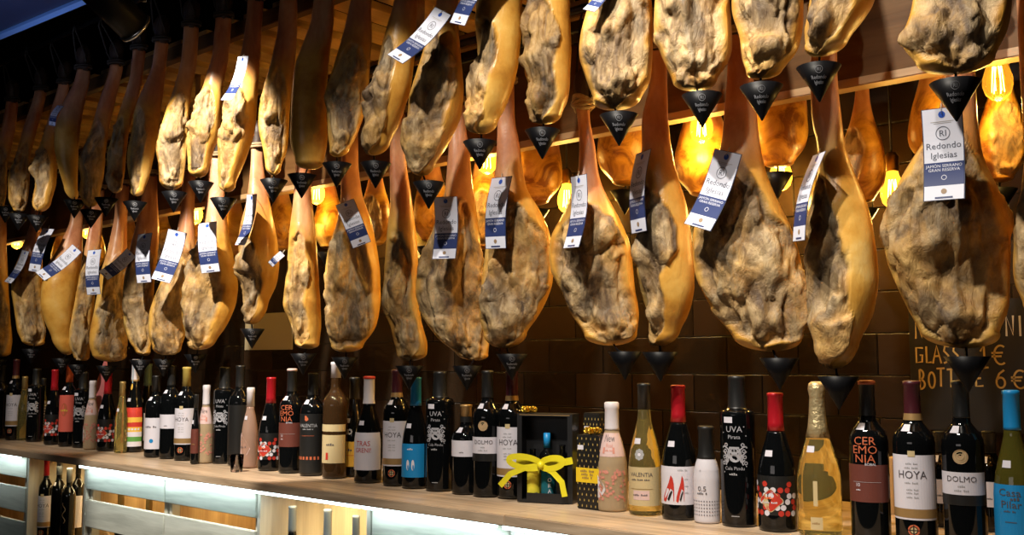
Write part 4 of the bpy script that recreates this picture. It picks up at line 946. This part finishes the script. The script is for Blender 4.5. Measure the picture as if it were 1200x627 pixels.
def d_script(put, g, R, H):
    pts = [(-.004 + .006 * math.sin(i * .9), (.30 + .02 * i) * H) for i in range(14)]; put(stroke2d(pts, .003), C_['tan'], .0005)

SPLIT = {d_new: (.45, 'neck_label'), d_two: (.385, 'upper_label'), d_dolmo: (.5, 'medallion'), d_fiesta: (.6, 'neck_label'), d_yellow: (.42, 'medallion'), d_val_white: (.4, 'medallion')}
HO = ([C_['maroon'], C_['gold'], .012])
B = [ # px, top, width, kind, glass, cap, capf, design, label, Y, sticker
 (-2, 428, 16, 'bordeaux', M_glass, [C_['black']], .78, None, 'plain dark bottle at the left edge of the counter', 0.0, False),
 (15, 421, 18, 'bordeaux', M_glass, HO, .76, d_hoya, 'white-labelled red wine bottle with maroon cap, leftmost on the counter', 0.0, True),
 (27, 441, 15, 'slim', M_clear, [C_['goldcap']], .80, None, 'small clear bottle with gold cap near the left end', .02, False),
 (38, 432, 15, 'square', M_glass, [C_['black']], .77, d_uva, 'straight black bottle with white drawing, left of the striped label', .02, True),
 (49, 443, 13, 'slim', M_clear, [C_['black']], .86, d_stripe, 'clear bottle with a black and white striped label', .095, False),
 (60, 433, 17, 'burgundy', M_glass, [C_['redcap']], .72, d_dots, 'red-capped bottle with dotted label, left of the orange cap', 0.0, True),
 (77, 428, 17, 'bordeaux', M_glass, [C_['orange']], .79, d_coral, 'bottle with bright orange cap and coral label', 0.0, True),
 (93, 436, 16, 'square', M_glass, [C_['black']], .77, d_uva, 'straight black bottle with white drawing, right of the orange cap', .01, True),
 (107, 446, 18, 'frizz', M_frost, [C_['whitecap']], .74, d_new, 'pink frosted bottle with white cap in front of the pink card', -.01, False),
 (124, 436, 21, 'burgundy', M_glass, [C_['redcap']], .72, d_dots, 'red-capped dotted-label bottle right of the pink card', 0.0, True),
 (142, 447, 15, 'slim', M_clear, [C_['goldcap']], .80, None, 'small gold-capped clear bottle left of the colourful label', -.01, True),
 (153, 421, 16, 'burgundy', M_glass, [C_['whitecap'], C_['gold'], .006], .76, d_fiesta, 'tall-necked bottle with loud red and yellow label', .045, True),
 (166, 426, 13, 'burgundy', M_glass, [C_['greencap']], .74, d_white(.10, .42), 'green-capped bottle with narrow white label', .14, True),
 (178, 440, 17, 'bordeaux', M_glass, [C_['black']], .80, d_dec, 'dark bottle with cream label and blue figure', -.01, True),
 (196, 428, 18, 'bordeaux', M_glass, [C_['black']], .78, d_white(.32, .47), 'dark bottle with a small square white label', 0.0, True),
 (216, 430, 23, 'bordeaux', M_glass, [C_['ylcap']], .79, d_hoya, 'white-labelled bottle with a dull yellow cap', 0.0, True),
 (229, 462, 10, 'slim', M_glass, [C_['black']], .80, d_white(.15, .5, None, 'brown', 'gold'), 'short slim dark bottle with brown label left of the pink one', -.05, True),
 (241, 451, 19, 'frizz', M_frost, [C_['whitecap']], .74, d_new, 'pink frosted bottle with white cap in the left half, right of the yellow-capped one', -.01, False),
 (258, 430, 18, 'square', M_glass, [C_['black']], .77, d_uva, 'straight black bottle partly behind the pink frosted one', .03, False),
 (277, 428, 20, 'bordeaux', M_glass, [C_['black']], .78, d_white(.1, .6, None, 'black', 'black'), 'plain black bottle behind the small drinking glass', .03, False),
 (293, 454, 20, 'frizz', M_rose, [C_['whitecap']], .76, d_heart, 'rose wine bottle with white cap and drop-shaped label', 0.0, True),
 (315, 442, 24, 'burgundy', M_glass, [C_['redcap']], .72, d_dots, 'red-capped dotted-label bottle left of the orange-lettered one', 0.0, True),
 (339, 432, 24, 'bordeaux', M_glass, [C_['black'], C_['black'], .01, C_['palepink']], .78, d_cer, 'black bottle with orange stacked letters in the left half', 0.0, True),
 (365, 437, 27, 'bordeaux', M_glass, [C_['black']], .78, d_val_black, 'black-labelled bottle with a row of small orange squares', 0.0, True),
 (391, 424, 26, 'bordeaux', mat('smoked_brown_glass', (.05, .025, .01), .05, trans=.3), [C_['whitecap']], .86, d_two, 'brownish bottle with a paper-sealed top and two cream labels', 0.0, False),
 (411, 442, 22, 'burgundy', M_glass, [C_['black']], .78, d_yellow, 'dark bottle with yellow label left of the pink-lettered one', .07, True),
 (432, 441, 33, 'burgundy', M_glass, [C_['whitecap'], C_['whitecap'], .01, C_['red']], .74, d_treni, 'bottle with wide white label and pink-red letters', -.005, True),
 (463, 433, 28, 'bordeaux', M_glass, HO, .76, d_hoya, 'maroon-capped white-labelled bottle left of the blue-capped one', 0.0, True),
 (486, 442, 30, 'burgundy', M_glass, [C_['blue']], .74, d_blueshoes, 'blue-capped bottle with a blue label in the middle of the counter', -.005, True),
 (513, 435, 28, 'square', M_glass, [C_['black']], .77, d_uva, 'straight black bottle with white drawing, right of the blue-capped one', 0.0, True),
 (542, 474, 25, 'bordeaux', M_glass, [C_['gold'], C_['black'], .014], .80, d_white(.42, .60), 'short dark bottle with small white label', 0.0, True),
 (570, 434, 32, 'bordeaux', M_glass, [C_['black']], .78, d_dolmo, 'bottle with tan medallion above a white band, left of the gift box', 0.0, True),
 (596, 434, 27, 'bordeaux', M_glass, HO, .76, d_hoya, 'maroon-capped white-labelled bottle beside the gift box', .015, True),
 (717, 471, 36, 'frizz', M_frost, [C_['whitecap']], .74, d_new, 'large pink floral frosted bottle with white cap right of the gift boxes', 0.0, False),
 (755, 449, 38, 'burgundy', M_clear, [C_['black']], .80, d_val_white, 'clear golden white wine bottle with cream label and black cap', 0.0, True),
 (795, 451, 42, 'burgundy', M_glass, [C_['redcap']], .72, d_shoes, 'red-capped bottle with red high heels on its label', 0.0, True),
 (827, 499, 31, 'small', C_['white2'], [C_['black']], .66, d_05, 'small white bottle with black cap and dotted base', -.01, False),
 (864, 440, 41, 'square', M_glass, [C_['black']], .77, d_uva, 'tall straight black bottle with white drawing, largest of its kind', 0.0, True),
 (909, 460, 46, 'burgundy', M_glass, [C_['redcap']], .72, d_dots, 'large red-capped dotted-label bottle left of the sparkling wine', 0.0, True),
 (958, 447, 52, 'cava', M_clear, [C_['cava']], .63, d_cava, 'clear golden sparkling wine bottle with crinkled foil top', 0.0, True),
 (1017, 446, 47, 'bordeaux', M_glass, [C_['black'], C_['black'], .01, C_['copper']], .78, d_cer, 'large black bottle with orange stacked letters right of the sparkling wine', 0.0, True),
 (1070, 446, 50, 'bordeaux', M_glass, HO, .76, d_hoya, 'large maroon-capped bottle with tall white label and gold band', 0.0, True),
 (1127, 446, 51, 'bordeaux', M_glass, [C_['black']], .78, d_dolmo, 'large bottle with tan medallion above a white band, under the chalk writing', 0.0, True),
 (1186, 457, 51, 'burgundy', mat('olive_wine_glass', (.10, .09, .015), .04, trans=.4), [C_['blue']], .76, d_casa, 'blue-capped bottle with blue label at the right edge', 0.0, True),
]
for (px, tp, wp, kind, gl, cap_, cf, des, lab, dy, stk) in B:
    if px < 600 and kind in ('bordeaux', 'burgundy', 'square') and wp > 12:
        w2 = max(wp, 47 * (px + 750) / 1820); px = px - wp / 2 + w2 / 2; wp = w2
    bottle(px, tp, wp, kind, gl, cap_, cf, des, lab, Yb=Y_BOT + dy, sticker=stk)
# bottles in the cubbies
bottle(57, 535, 17, 'bordeaux', M_glass, [C_['redcap']], .80, d_hoya, 'red-capped bottle with white label in the left cubby', Yb=YP + .048, zbase=ZB1 + .001, hfix=.305, sticker=False)
bottle(72, 535, 17, 'bordeaux', M_glass, [C_['greycap']], .82, None, 'grey-capped black bottle second in the left cubby', Yb=YP + .052, zbase=ZB1 + .001, hfix=.310, sticker=True)
bottle(84, 545, 17, 'bordeaux', M_glass, [C_['greycap']], .82, d_script, 'grey-capped bottle with gold script in the left cubby', Yb=YP + .052, zbase=ZB1 + .001, hfix=.285, sticker=False)
bottle(94, 558, 16, 'bordeaux', M_glass, [C_['black']], .82, d_white(.15, .55), 'white-labelled bottle at the right side of the left cubby', Yb=YP + .145, zbase=ZB1 + .001, hfix=.30, sticker=False)
bottle(345, 585, 24, 'burgundy', M_glass, [C_['greycap']], .76, None, 'grey-capped dark bottle, left in the middle cubby', Yb=YP + .055, zbase=ZB2 + .001, hfix=.30, sticker=False)
bottle(386, 590, 24, 'burgundy', M_clear, [C_['greycap']], .76, None, 'grey-capped pale wine bottle, centre of the middle cubby', Yb=YP + .055, zbase=ZB2 + .001, hfix=.305, sticker=False)
bottle(419, 595, 22, 'burgundy', M_glass, [C_['greycap']], .76, None, 'grey-capped dark bottle, right in the middle cubby', Yb=YP + .055, zbase=ZB2 + .001, hfix=.30, sticker=False)
for px_, lb in ((145, 'left'), (178, 'right')):
    bottle(px_, 560, 20, 'burgundy', M_glass, [C_['goldcap']], .80, d_white(.15, .5), 'dark bottle behind the slats of the crate, %s of the pair' % lb, Yb=YP + .09, zbase=0.635, hfix=.30 + (zt - 0.635 - .36), sticker=False)
# second line bottles behind
for px_, lb in ((1101, 'dark bottle standing behind, between the maroon-capped and the medallion bottle'), (1158, 'dark bottle standing behind, between the medallion bottle and the blue-capped one')):
    bottle(px_, 505, 40, 'bordeaux', M_glass, [C_['black']], .78, d_white(.25, .5), lb, Yb=Y_BOT + .27)

# drinking glass
M_gl = mat('clear_glass', (1, 1, 1), 0.02, trans=1.0, ior=1.45)
pg = at(278, 520, 1.775)
o = MB().lathe([(0.002, 0.0), (0.017, 0.0), (0.018, 0.004), (0.021, 0.052), (0.0198, 0.052), (0.0165, 0.007), (0.002, 0.006)], M_gl, 28, caps=False).build('drinking_glass', loc=(pg.x, 1.775, Z_C + .001))
tag(o, 'small empty drinking glass at the counter edge before the black bottle', 'glass')

# gift box with window, three bottles, ribbon
def gift():
    Yg = Y_BOT - .035
    a = at(606, 585, Yg); b = at(671, 590, Yg); x0, x1 = a.x, b.x; top = at(640, 486, Yg).z; Hh = top - Z_C - .002; Wd = x1 - x0; dp = 0.085
    GA = R_(20); tn = x1 / Yg; Wd = (tn * Yg - x0) / (math.cos(GA) - tn * math.sin(GA)); dp = 0.055
    root = empty('gift_box', (x0, Yg, Z_C + .002), GA); tag(root, 'black gift box with open front tied with a yellow ribbon', 'gift box')
    K = mat('black_card', (0.012, 0.012, 0.013), .35); t = .006
    mb = MB(); mb.box(0, t, 0, dp, 0, Hh, K); mb.box(Wd - t, Wd, 0, dp, 0, Hh, K); mb.box(t, Wd - t, 0, dp, Hh - t, Hh, K); mb.box(t, Wd - t, 0, dp, 0, t, K); mb.box(t, Wd - t, dp - t, dp, t, Hh - t, K)
    mb.box(t, .012, 0, .002, t, Hh - t, K); mb.box(Wd - .012, Wd - t, 0, .002, t, Hh - t, K); mb.box(.024, Wd - .012, 0, .002, t, .022, K)
    mb.box(t, Wd - t, -.0006, -.0001, Hh - .0035, Hh - .002, C_['gold']); mb.build('carton', root)
    RB = mat('yellow_satin_ribbon', (0.70, 0.62, 0.02), .35)
    def ribbon(pts, w, nm):
        # flat band: pts (x,y,z), width along z-ish normal
        vs = []; fs = []
        for i, p in enumerate(pts):
            a_ = Vector(pts[max(i - 1, 0)]); b_ = Vector(pts[min(i + 1, len(pts) - 1)]); d = (b_ - a_).normalized()
            n = d.cross(Vector((0, -1, 0))).normalized() * (w / 2 * (1 if True else 0)); n.y += .0
            P = Vector(p); vs += [P + n, P - n, P + n + Vector((0, .0012, 0)), P - n + Vector((0, .0012, 0))]
        for i in range(len(pts) - 1):
            k = 4 * i; fs += [(k, k + 1, k + 5, k + 4), (k + 2, k + 6, k + 7, k + 3), (k, k + 4, k + 6, k + 2), (k + 1, k + 3, k + 7, k + 5)]
        MB().add(vs, fs, RB, False).build(nm, root)
    zc = Hh * .42; cx = Wd * .46
    ribbon([(-.001, -.003, zc + .010), (cx * .5, -.004, zc + .006), (cx, -.006, zc), (Wd * .75, -.004, zc + .006), (Wd + .001, -.003, zc + .014)], .016, 'ribbon_band')
    def loop(s, w_, h_, nm):
        ribbon([(cx + s * w_ * (0.5 - 0.5 * math.cos(2 * math.pi * t)) , -.008 - .012 * math.sin(math.pi * t), zc + .002 + h_ * math.sin(2 * math.pi * t) + .010 * (0.5 - 0.5 * math.cos(2 * math.pi * t))) for t in [i / 22 for i in range(23)]], .014, nm)
    loop(-1, .078, .013, 'ribbon_loop'); loop(1, .058, -.012, 'ribbon_loop')
    ribbon([(cx, -.009, zc), (cx - .04, -.016, zc - .006), (cx - .075, -.02, zc - .022), (cx - .10, -.02, zc - .050)], .014, 'ribbon_tail')
    ribbon([(cx, -.009, zc), (cx + .03, -.016, zc - .012), (cx + .055, -.02, zc - .035), (cx + .062, -.02, zc - .068)], .014, 'ribbon_tail')
    MB().lathe([(0.003, -.008), (.008, -.004), (.009, .002), (.006, .008), (.002, .010)], RB, 14).build('ribbon_knot', root).location = (cx, -.012, zc)
    # bottles inside
    specs = [(.22, .62, C_['ribyel'], 'small bottle with tall yellow label inside the gift box', 'A'), (.48, .82, C_['teal'], 'slim teal-labelled bottle standing inside the gift box', 'B'), (.76, .68, C_['black'], 'small black bottle at the right inside the gift box', 'C')]
    for fx, fh, cc, lb, k in specs:
        r2 = root.location + Matrix.Rotation(GA, 3, 'Z') @ Vector((fx * Wd, .027, t + .001)); bt = empty('miniature_bottle', r2); tag(bt, lb, 'bottle')
        h2 = (Hh - .02) * fh; Rr = .019
        kp = KP['bordeaux']; MB().lathe([(r * Rr, z * h2) for r, z in kp], M_glass, 24).build('glass_body', bt)
        mb = MB(); vw = math.atan2(-r2.y, -r2.x) + .3
        def put(g, m, o=0): mb.add([((Rr + .0005 + o) * math.cos(vw + s / Rr), (Rr + .0005 + o) * math.sin(vw + s / Rr), z) for s, z in g[0]], g[1], m)
        nx = 14; ga = R_(62) * Rr
        put(rect2d(-ga, ga, .04 * h2, .60 * h2, nx), cc)
        if k == 'B':
            for i, ch in enumerate('A  ORA'):
                if ch != ' ': put(scaled(T(ch), .013, 0, (.52 - .085 * i) * h2), C_['white'], .0004)
        else: put(scaled(BAR(3), .006, 0, .10 * h2), C_['ink'] if k == 'A' else C_['strip'], .0004)
        mb.build('label', bt)
        if k == 'B': MB().lathe([(.0083, .78 * h2), (.0083, 1.002 * h2), (.004, 1.004 * h2)], C_['blue'], 20).build('capsule', bt)
    return x0, x1, top, Yg
gx0, gx1, gtop, gY = gift()
# gold bow on top of the gift box
def bow(loc, sc, label):
    G = mat('gold_foil_ribbon', (0.75, 0.48, 0.05), .22, .8); mb = MB()
    for k in range(9):
        a = 2 * math.pi * k / 9; el = .25 if k % 2 else .75
        pts = [(sc * math.sin(math.pi * t) * math.cos(a + .5 * (t - .5)) * (1.0 - .2 * el), sc * math.sin(math.pi * t) * math.sin(a + .5 * (t - .5)) * (1 - .2 * el), sc * (.35 * el * math.sin(math.pi * t) + .22 * math.sin(2 * math.pi * t)) + sc * .28) for t in [i / 12 for i in range(13)]]
        mb.tube(pts, sc * .13, G, 5)
    o = mb.build('gift_bow', loc=loc); tag(o, label, 'bow')
pgb = at(613, 478, gY + .04)
bow((gx0 + .012, gY + .030, gtop + .001), .020, 'gold gift bow on top of the black gift box')
# patterned wrapped boxes
def wrapped(px0, px1, top, Yg, dp, label, bowlab):
    a = at(px0, 590, Yg); b = at(px1, 590, Yg); Hh = at((px0 + px1) / 2, top, Yg).z - Z_C - .002; Wd = b.x - a.x
    root = empty('wrapped_bottle_box', (a.x, Yg, Z_C + .002)); tag(root, label, 'gift box')
    K = mat('black_wrapping_paper', (0.012, 0.011, 0.010), .4); G = mat('gold_drop_print', (0.55, 0.40, 0.12), .4, .3)
    mb = MB(); mb.box(0, Wd, 0, dp, 0, Hh, K, .002)
    nz = int(Hh / .0125)
    for j in range(nz):
        for i in range(5):
            x = Wd * (i + .5 + .25 * (1 if j % 2 else -1)) / 5; z = .008 + j * .0125
            if z > Hh - .008: continue
            g = [(0, .0036), (-.0013, 0), (-.0010, -.0022), (0, -.003), (.0010, -.0022), (.0013, 0)]
            mb.add([(x + s, -.0004, z + t) for s, t in g], [(0, 1, 2, 3, 4, 5)], G)
            y = dp * (i + .5 + .25 * (1 if j % 2 else -1)) / 5
            mb.add([(Wd + .0004, y + s, z + t) for s, t in g], [(0, 1, 2, 3, 4, 5)], G)
    mb.build('wrapping', root)
    Yl = mat('yellow_paper_band', (0.72, 0.50, 0.02), .45); mb = MB(); z0, z1 = Hh * .36, Hh * .555
    mb.box(-.001, Wd + .001, -.001, dp + .001, z0, z1, Yl)
    for s, z in ((8, .50), (7, .455), (6, .41)): g = scaled(BAR(s), .008, Wd / 2, z * Hh); mb.add([(x, -.0016, z_) for x, z_ in g[0]], g[1], C_['gold'])
    mb.build('paper_band', root)
    mb = MB(); mb.box(.004, .020, -.0012, -.0002, Hh * .80, Hh * .80 + .010, C_['white']); mb.build('price_sticker', root)
    return root, a.x, Wd, Hh
r1, ax, wd1, hh1 = wrapped(676, 702, 510, Y_BOT - .03, .07, 'black box with gold drops and a yellow band, beside the open gift box', '')
bow((ax + wd1 * .5, Y_BOT - .03 + .02, Z_C + .002 + hh1 + .001), .021, 'gold bow on the box with the yellow band')
wrapped(684, 703, 484, Y_BOT + .075, .07, 'taller black gold-drop box behind the one with the bow', '')

# crate frame behind the right bottles
cr = empty('wooden_wine_crate', (at(1040, 560, 2.24).x, 2.22, Z_C + .001)); tag(cr, 'open pine crate standing behind the bottles at the right', 'crate')
x0 = 0.0; x1 = at(1172, 560, 2.24).x - cr.location.x; ct = at(1100, 540, 2.24).z - Z_C
MB().box(x0, x0 + .02, 0, .10, 0, ct, M_pine, .001).build('side_panel', cr); MB().box(x1 - .02, x1, 0, .10, 0, ct, M_pine, .001).build('side_panel', cr)
MB().box(x0 + .021, x1 - .021, 0, .02, ct - .025, ct, M_pine, .001).build('top_rail', cr); MB().box(x0 + .021, x1 - .021, 0, .10, 0, .02, M_pine, .001).build('bottom_board', cr)
# card on the wall & pink card
Yc = Y_WALL - .004
a = at(287, 368, Yc); b = at(343, 409, Yc)
M_card = mat('beige_card', (0.42, 0.36, 0.22), .25)
a_ = at(287, 390, Yc).x; b_ = at(343, 390, Yc).x
o = MB().box(0, b_ - a_, 0, .003, 0, at(315, 367, Yc).z - at(315, 410, Yc).z, M_card, .0008).build('wall_card', loc=(a_, Yc, at(315, 410, Yc).z)); tag(o, 'blank beige card fixed to the dark tiles behind the hams', 'sign')
Yk = 2.05; pa_ = at(117, 455, Yk); Mk = mat('pink_paper', (0.62, 0.20, 0.20), .5, noise=.25, nscale=40)
wk = at(133, 450, Yk).x - at(100, 450, Yk).x; hk = at(117, 424, Yk).z - Z_C
o = MB().add([(-wk * .5, -.03, 0), (wk * .5, -.03, 0), (wk * .5, .03, 0), (-wk * .5, .03, 0), (wk * .12, -.002, hk), (wk * .2, -.002, hk), (wk * .2, .002, hk), (wk * .12, .002, hk)], [(3, 2, 1, 0), (0, 1, 5, 4), (1, 2, 6, 5), (2, 3, 7, 6), (3, 0, 4, 7), (4, 5, 6, 7)], Mk).build('paper_cone', loc=(pa_.x, Yk, Z_C + .002)); tag(o, 'folded pink paper pyramid behind the bottles at left', 'paper')
# chalk board with writing
Yh = Y_WALL - .012
bx0 = at(1066, 420, Yh).x; bz1 = at(1120, 352, Yh).z; bz0 = at(1120, 505, Yh).z; bx1 = at(1240, 420, Yh).x
cb = empty('chalkboard', (bx0, Yh, bz0)); tag(cb, 'black chalkboard with yellow handwritten glass and bottle prices', 'sign')
MB().box(0, bx1 - bx0, 0, .010, 0, bz1 - bz0, mat('slate', (.010, .009, .008), .45), .001).build('slate_panel', cb)
M_chalk = mat('yellow_chalk', (0.42, 0.29, 0.11), .95); M_chalkw = mat('white_chalk', (0.55, 0.52, 0.48), .95)
def arc(cx, cy, rx, ry, a0, a1, n=14): return [(cx + rx * math.cos(R_(a0 + (a1 - a0) * i / n)), cy + ry * math.sin(R_(a0 + (a1 - a0) * i / n))) for i in range(n + 1)]
GL = {'G': [[(.9, .9), (.1, .92), (.08, .05), (.75, .1), (.8, .5), (.5, .48)]], 'L': [[(.1, 1), (.1, .05), (.8, .08)]], 'A': [[(0, 0), (.45, 1), (.9, 0)], [(.2, .4), (.7, .42)]], 'S': [[(.85, .95), (.3, .95), (.15, .7), (.7, .45), (.8, .15), (.1, .02)]],
      'B': [[(.1, 0), (.12, 1)], arc(.12, .74, .5, .25, 90, -90), arc(.12, .25, .62, .25, 90, -90)], 'O': [arc(.45, .45, .4, .48, 0, 360, 20)], 'T': [[(0, 1), (.95, 1.02)], [(.5, 1), (.45, 0)]], 'E': [[(.8, 1), (.15, .97), (.15, .02), (.85, .05)], [(.15, .5), (.65, .52)]],
      '1': [[(.15, .7), (.5, 1.05), (.5, -.05)], [(.2, -.05), (.85, -.02)]], '6': [[(.75, 1.02), (.35, .8), (.12, .4)] + arc(.45, .28, .33, .3, 160, 500, 18)], '€': [arc(.6, .5, .42, .5, 55, 305, 16), [(0, .6), (.75, .62)], [(0, .42), (.65, .43)]],
      'V': [[(0, 1), (.4, 0), (.8, 1)]], 'I': [[(.4, 1), (.4, 0)]], 'N': [[(.1, 0), (.12, 1), (.75, .05), (.8, 1)]], 'H': [[(.1, 0), (.1, 1)], [(.8, 0), (.8, 1)], [(.1, .5), (.8, .5)]]}
def chalk(letters, m, nm):
    mb = MB()
    for ch, px, py0, py1, wpx in letters:    # left px, top px, bottom px, width px on the board plane
        pl_ = at(px, (py0 + py1) / 2, Yh); xx = pl_.x - bx0; ww = at(px + wpx, (py0 + py1) / 2, Yh).x - pl_.x; z0_ = at(px, py1, Yh).z - bz0; hh_ = at(px, py0, Yh).z - at(px, py1, Yh).z
        for st in GL[ch]:
            g = stroke2d([(xx + x * ww, z0_ + y * hh_) for x, y in st], .0042); mb.add([(x, -.0006, z) for x, z in g[0]], g[1], m)
    mb.build(nm, cb)
chalk([('G', 1073, 406, 426, 10), ('L', 1085, 406, 426, 8), ('A', 1093, 405, 426, 11), ('S', 1105, 405, 426, 9), ('S', 1116, 405, 426, 9), ('1', 1147, 404, 430, 13), ('€', 1162, 405, 427, 18),
       ('B', 1077, 433, 456, 9), ('O', 1088, 435, 454, 9), ('T', 1098, 432, 453, 10), ('T', 1110, 433, 454, 10), ('L', 1133, 434, 454, 8), ('E', 1142, 434, 453, 12), ('6', 1166, 434, 454, 15), ('€', 1185, 434, 455, 18),
       ('N', 1072, 376, 397, 11)], M_chalk, 'price_writing')
chalk([('N', 1178, 370, 394, 12), ('I', 1193, 370, 394, 6)], M_chalkw, 'white_writing')

# ================================================================== SPOT FIXTURES
for k, (loc, tgt) in enumerate(SPOTS[:1] + SPOTS[2:5]):
    pass
pt = at(166, 40, 1.15)
def fixture(loc, tgt, label):
    root = empty('track_spotlight', loc); tag(root, label, 'spotlight')
    d = (Vector(tgt) - Vector(loc)).normalized(); q = d.to_track_quat('-Z', 'Y')
    mb = MB().lathe([(.036, 0.02), (.040, .02), (.040, .15), (.034, .16), (.004, .165)], M_cup, 28, caps=False)
    o = mb.build('housing', root); o.rotation_euler = q.to_euler()
    mb = MB().lathe([(.0405, .018), (.0425, .018), (.0425, .026), (.0405, .026), (.0405, .018)], mat('bright_rim', (.6, .62, .66), .25, .9), 28, caps=False)
    o = mb.build('rim', root); o.rotation_euler = q.to_euler()
    MB().tube([(0, 0, .08), (0, 0, 3.3 - loc[2] - .001)], .008, M_cup).build('stem', root)
fixture((pt.x, pt.y, pt.z), (pt.x - .15, pt.y + .9, pt.z - .5), 'black track spotlight hanging in the dark at upper left')

# ================================================================== GROUPS
GR = {'drip_cup': 'drip cups hanging under the hams', 'hanging_tag': 'tags hanging on the hams', 'filament_bulb': 'amber filament bulbs on the lamp rails', 'wine_bottle': 'wine bottles on the counter',
      'slatted_crate': 'slatted crates under the counter', 'led_strip': 'strip lights under the counter lip', 'hanging_rail': 'rails carrying the hams', 'lamp_rail': 'lamp rails', 'bottle_cubby': 'open cubbies under the counter',
      'gift_bow': 'gold gift bows', 'miniature_bottle': 'small bottles in the gift box', 'wrapped_bottle_box': 'gold drop patterned boxes', 'counter_board': 'counter boards'}
for o in list(scene.objects):
    if o.parent is None and 'label' in o and 'group' not in o:
        n = o.name.split('.')[0]
        if n == 'cured_ham':
            o['group'] = 'upper row of hams' if 'upper' in o['label'] else 'back row of hams' if 'back-row' in o['label'] else 'lower row of hams'
        elif n == 'wine_bottle' and ('cubby' in o['label'] or 'crate' in o['label']): o['group'] = 'wine bottles under the counter'
        elif n in GR: o['group'] = GR[n]
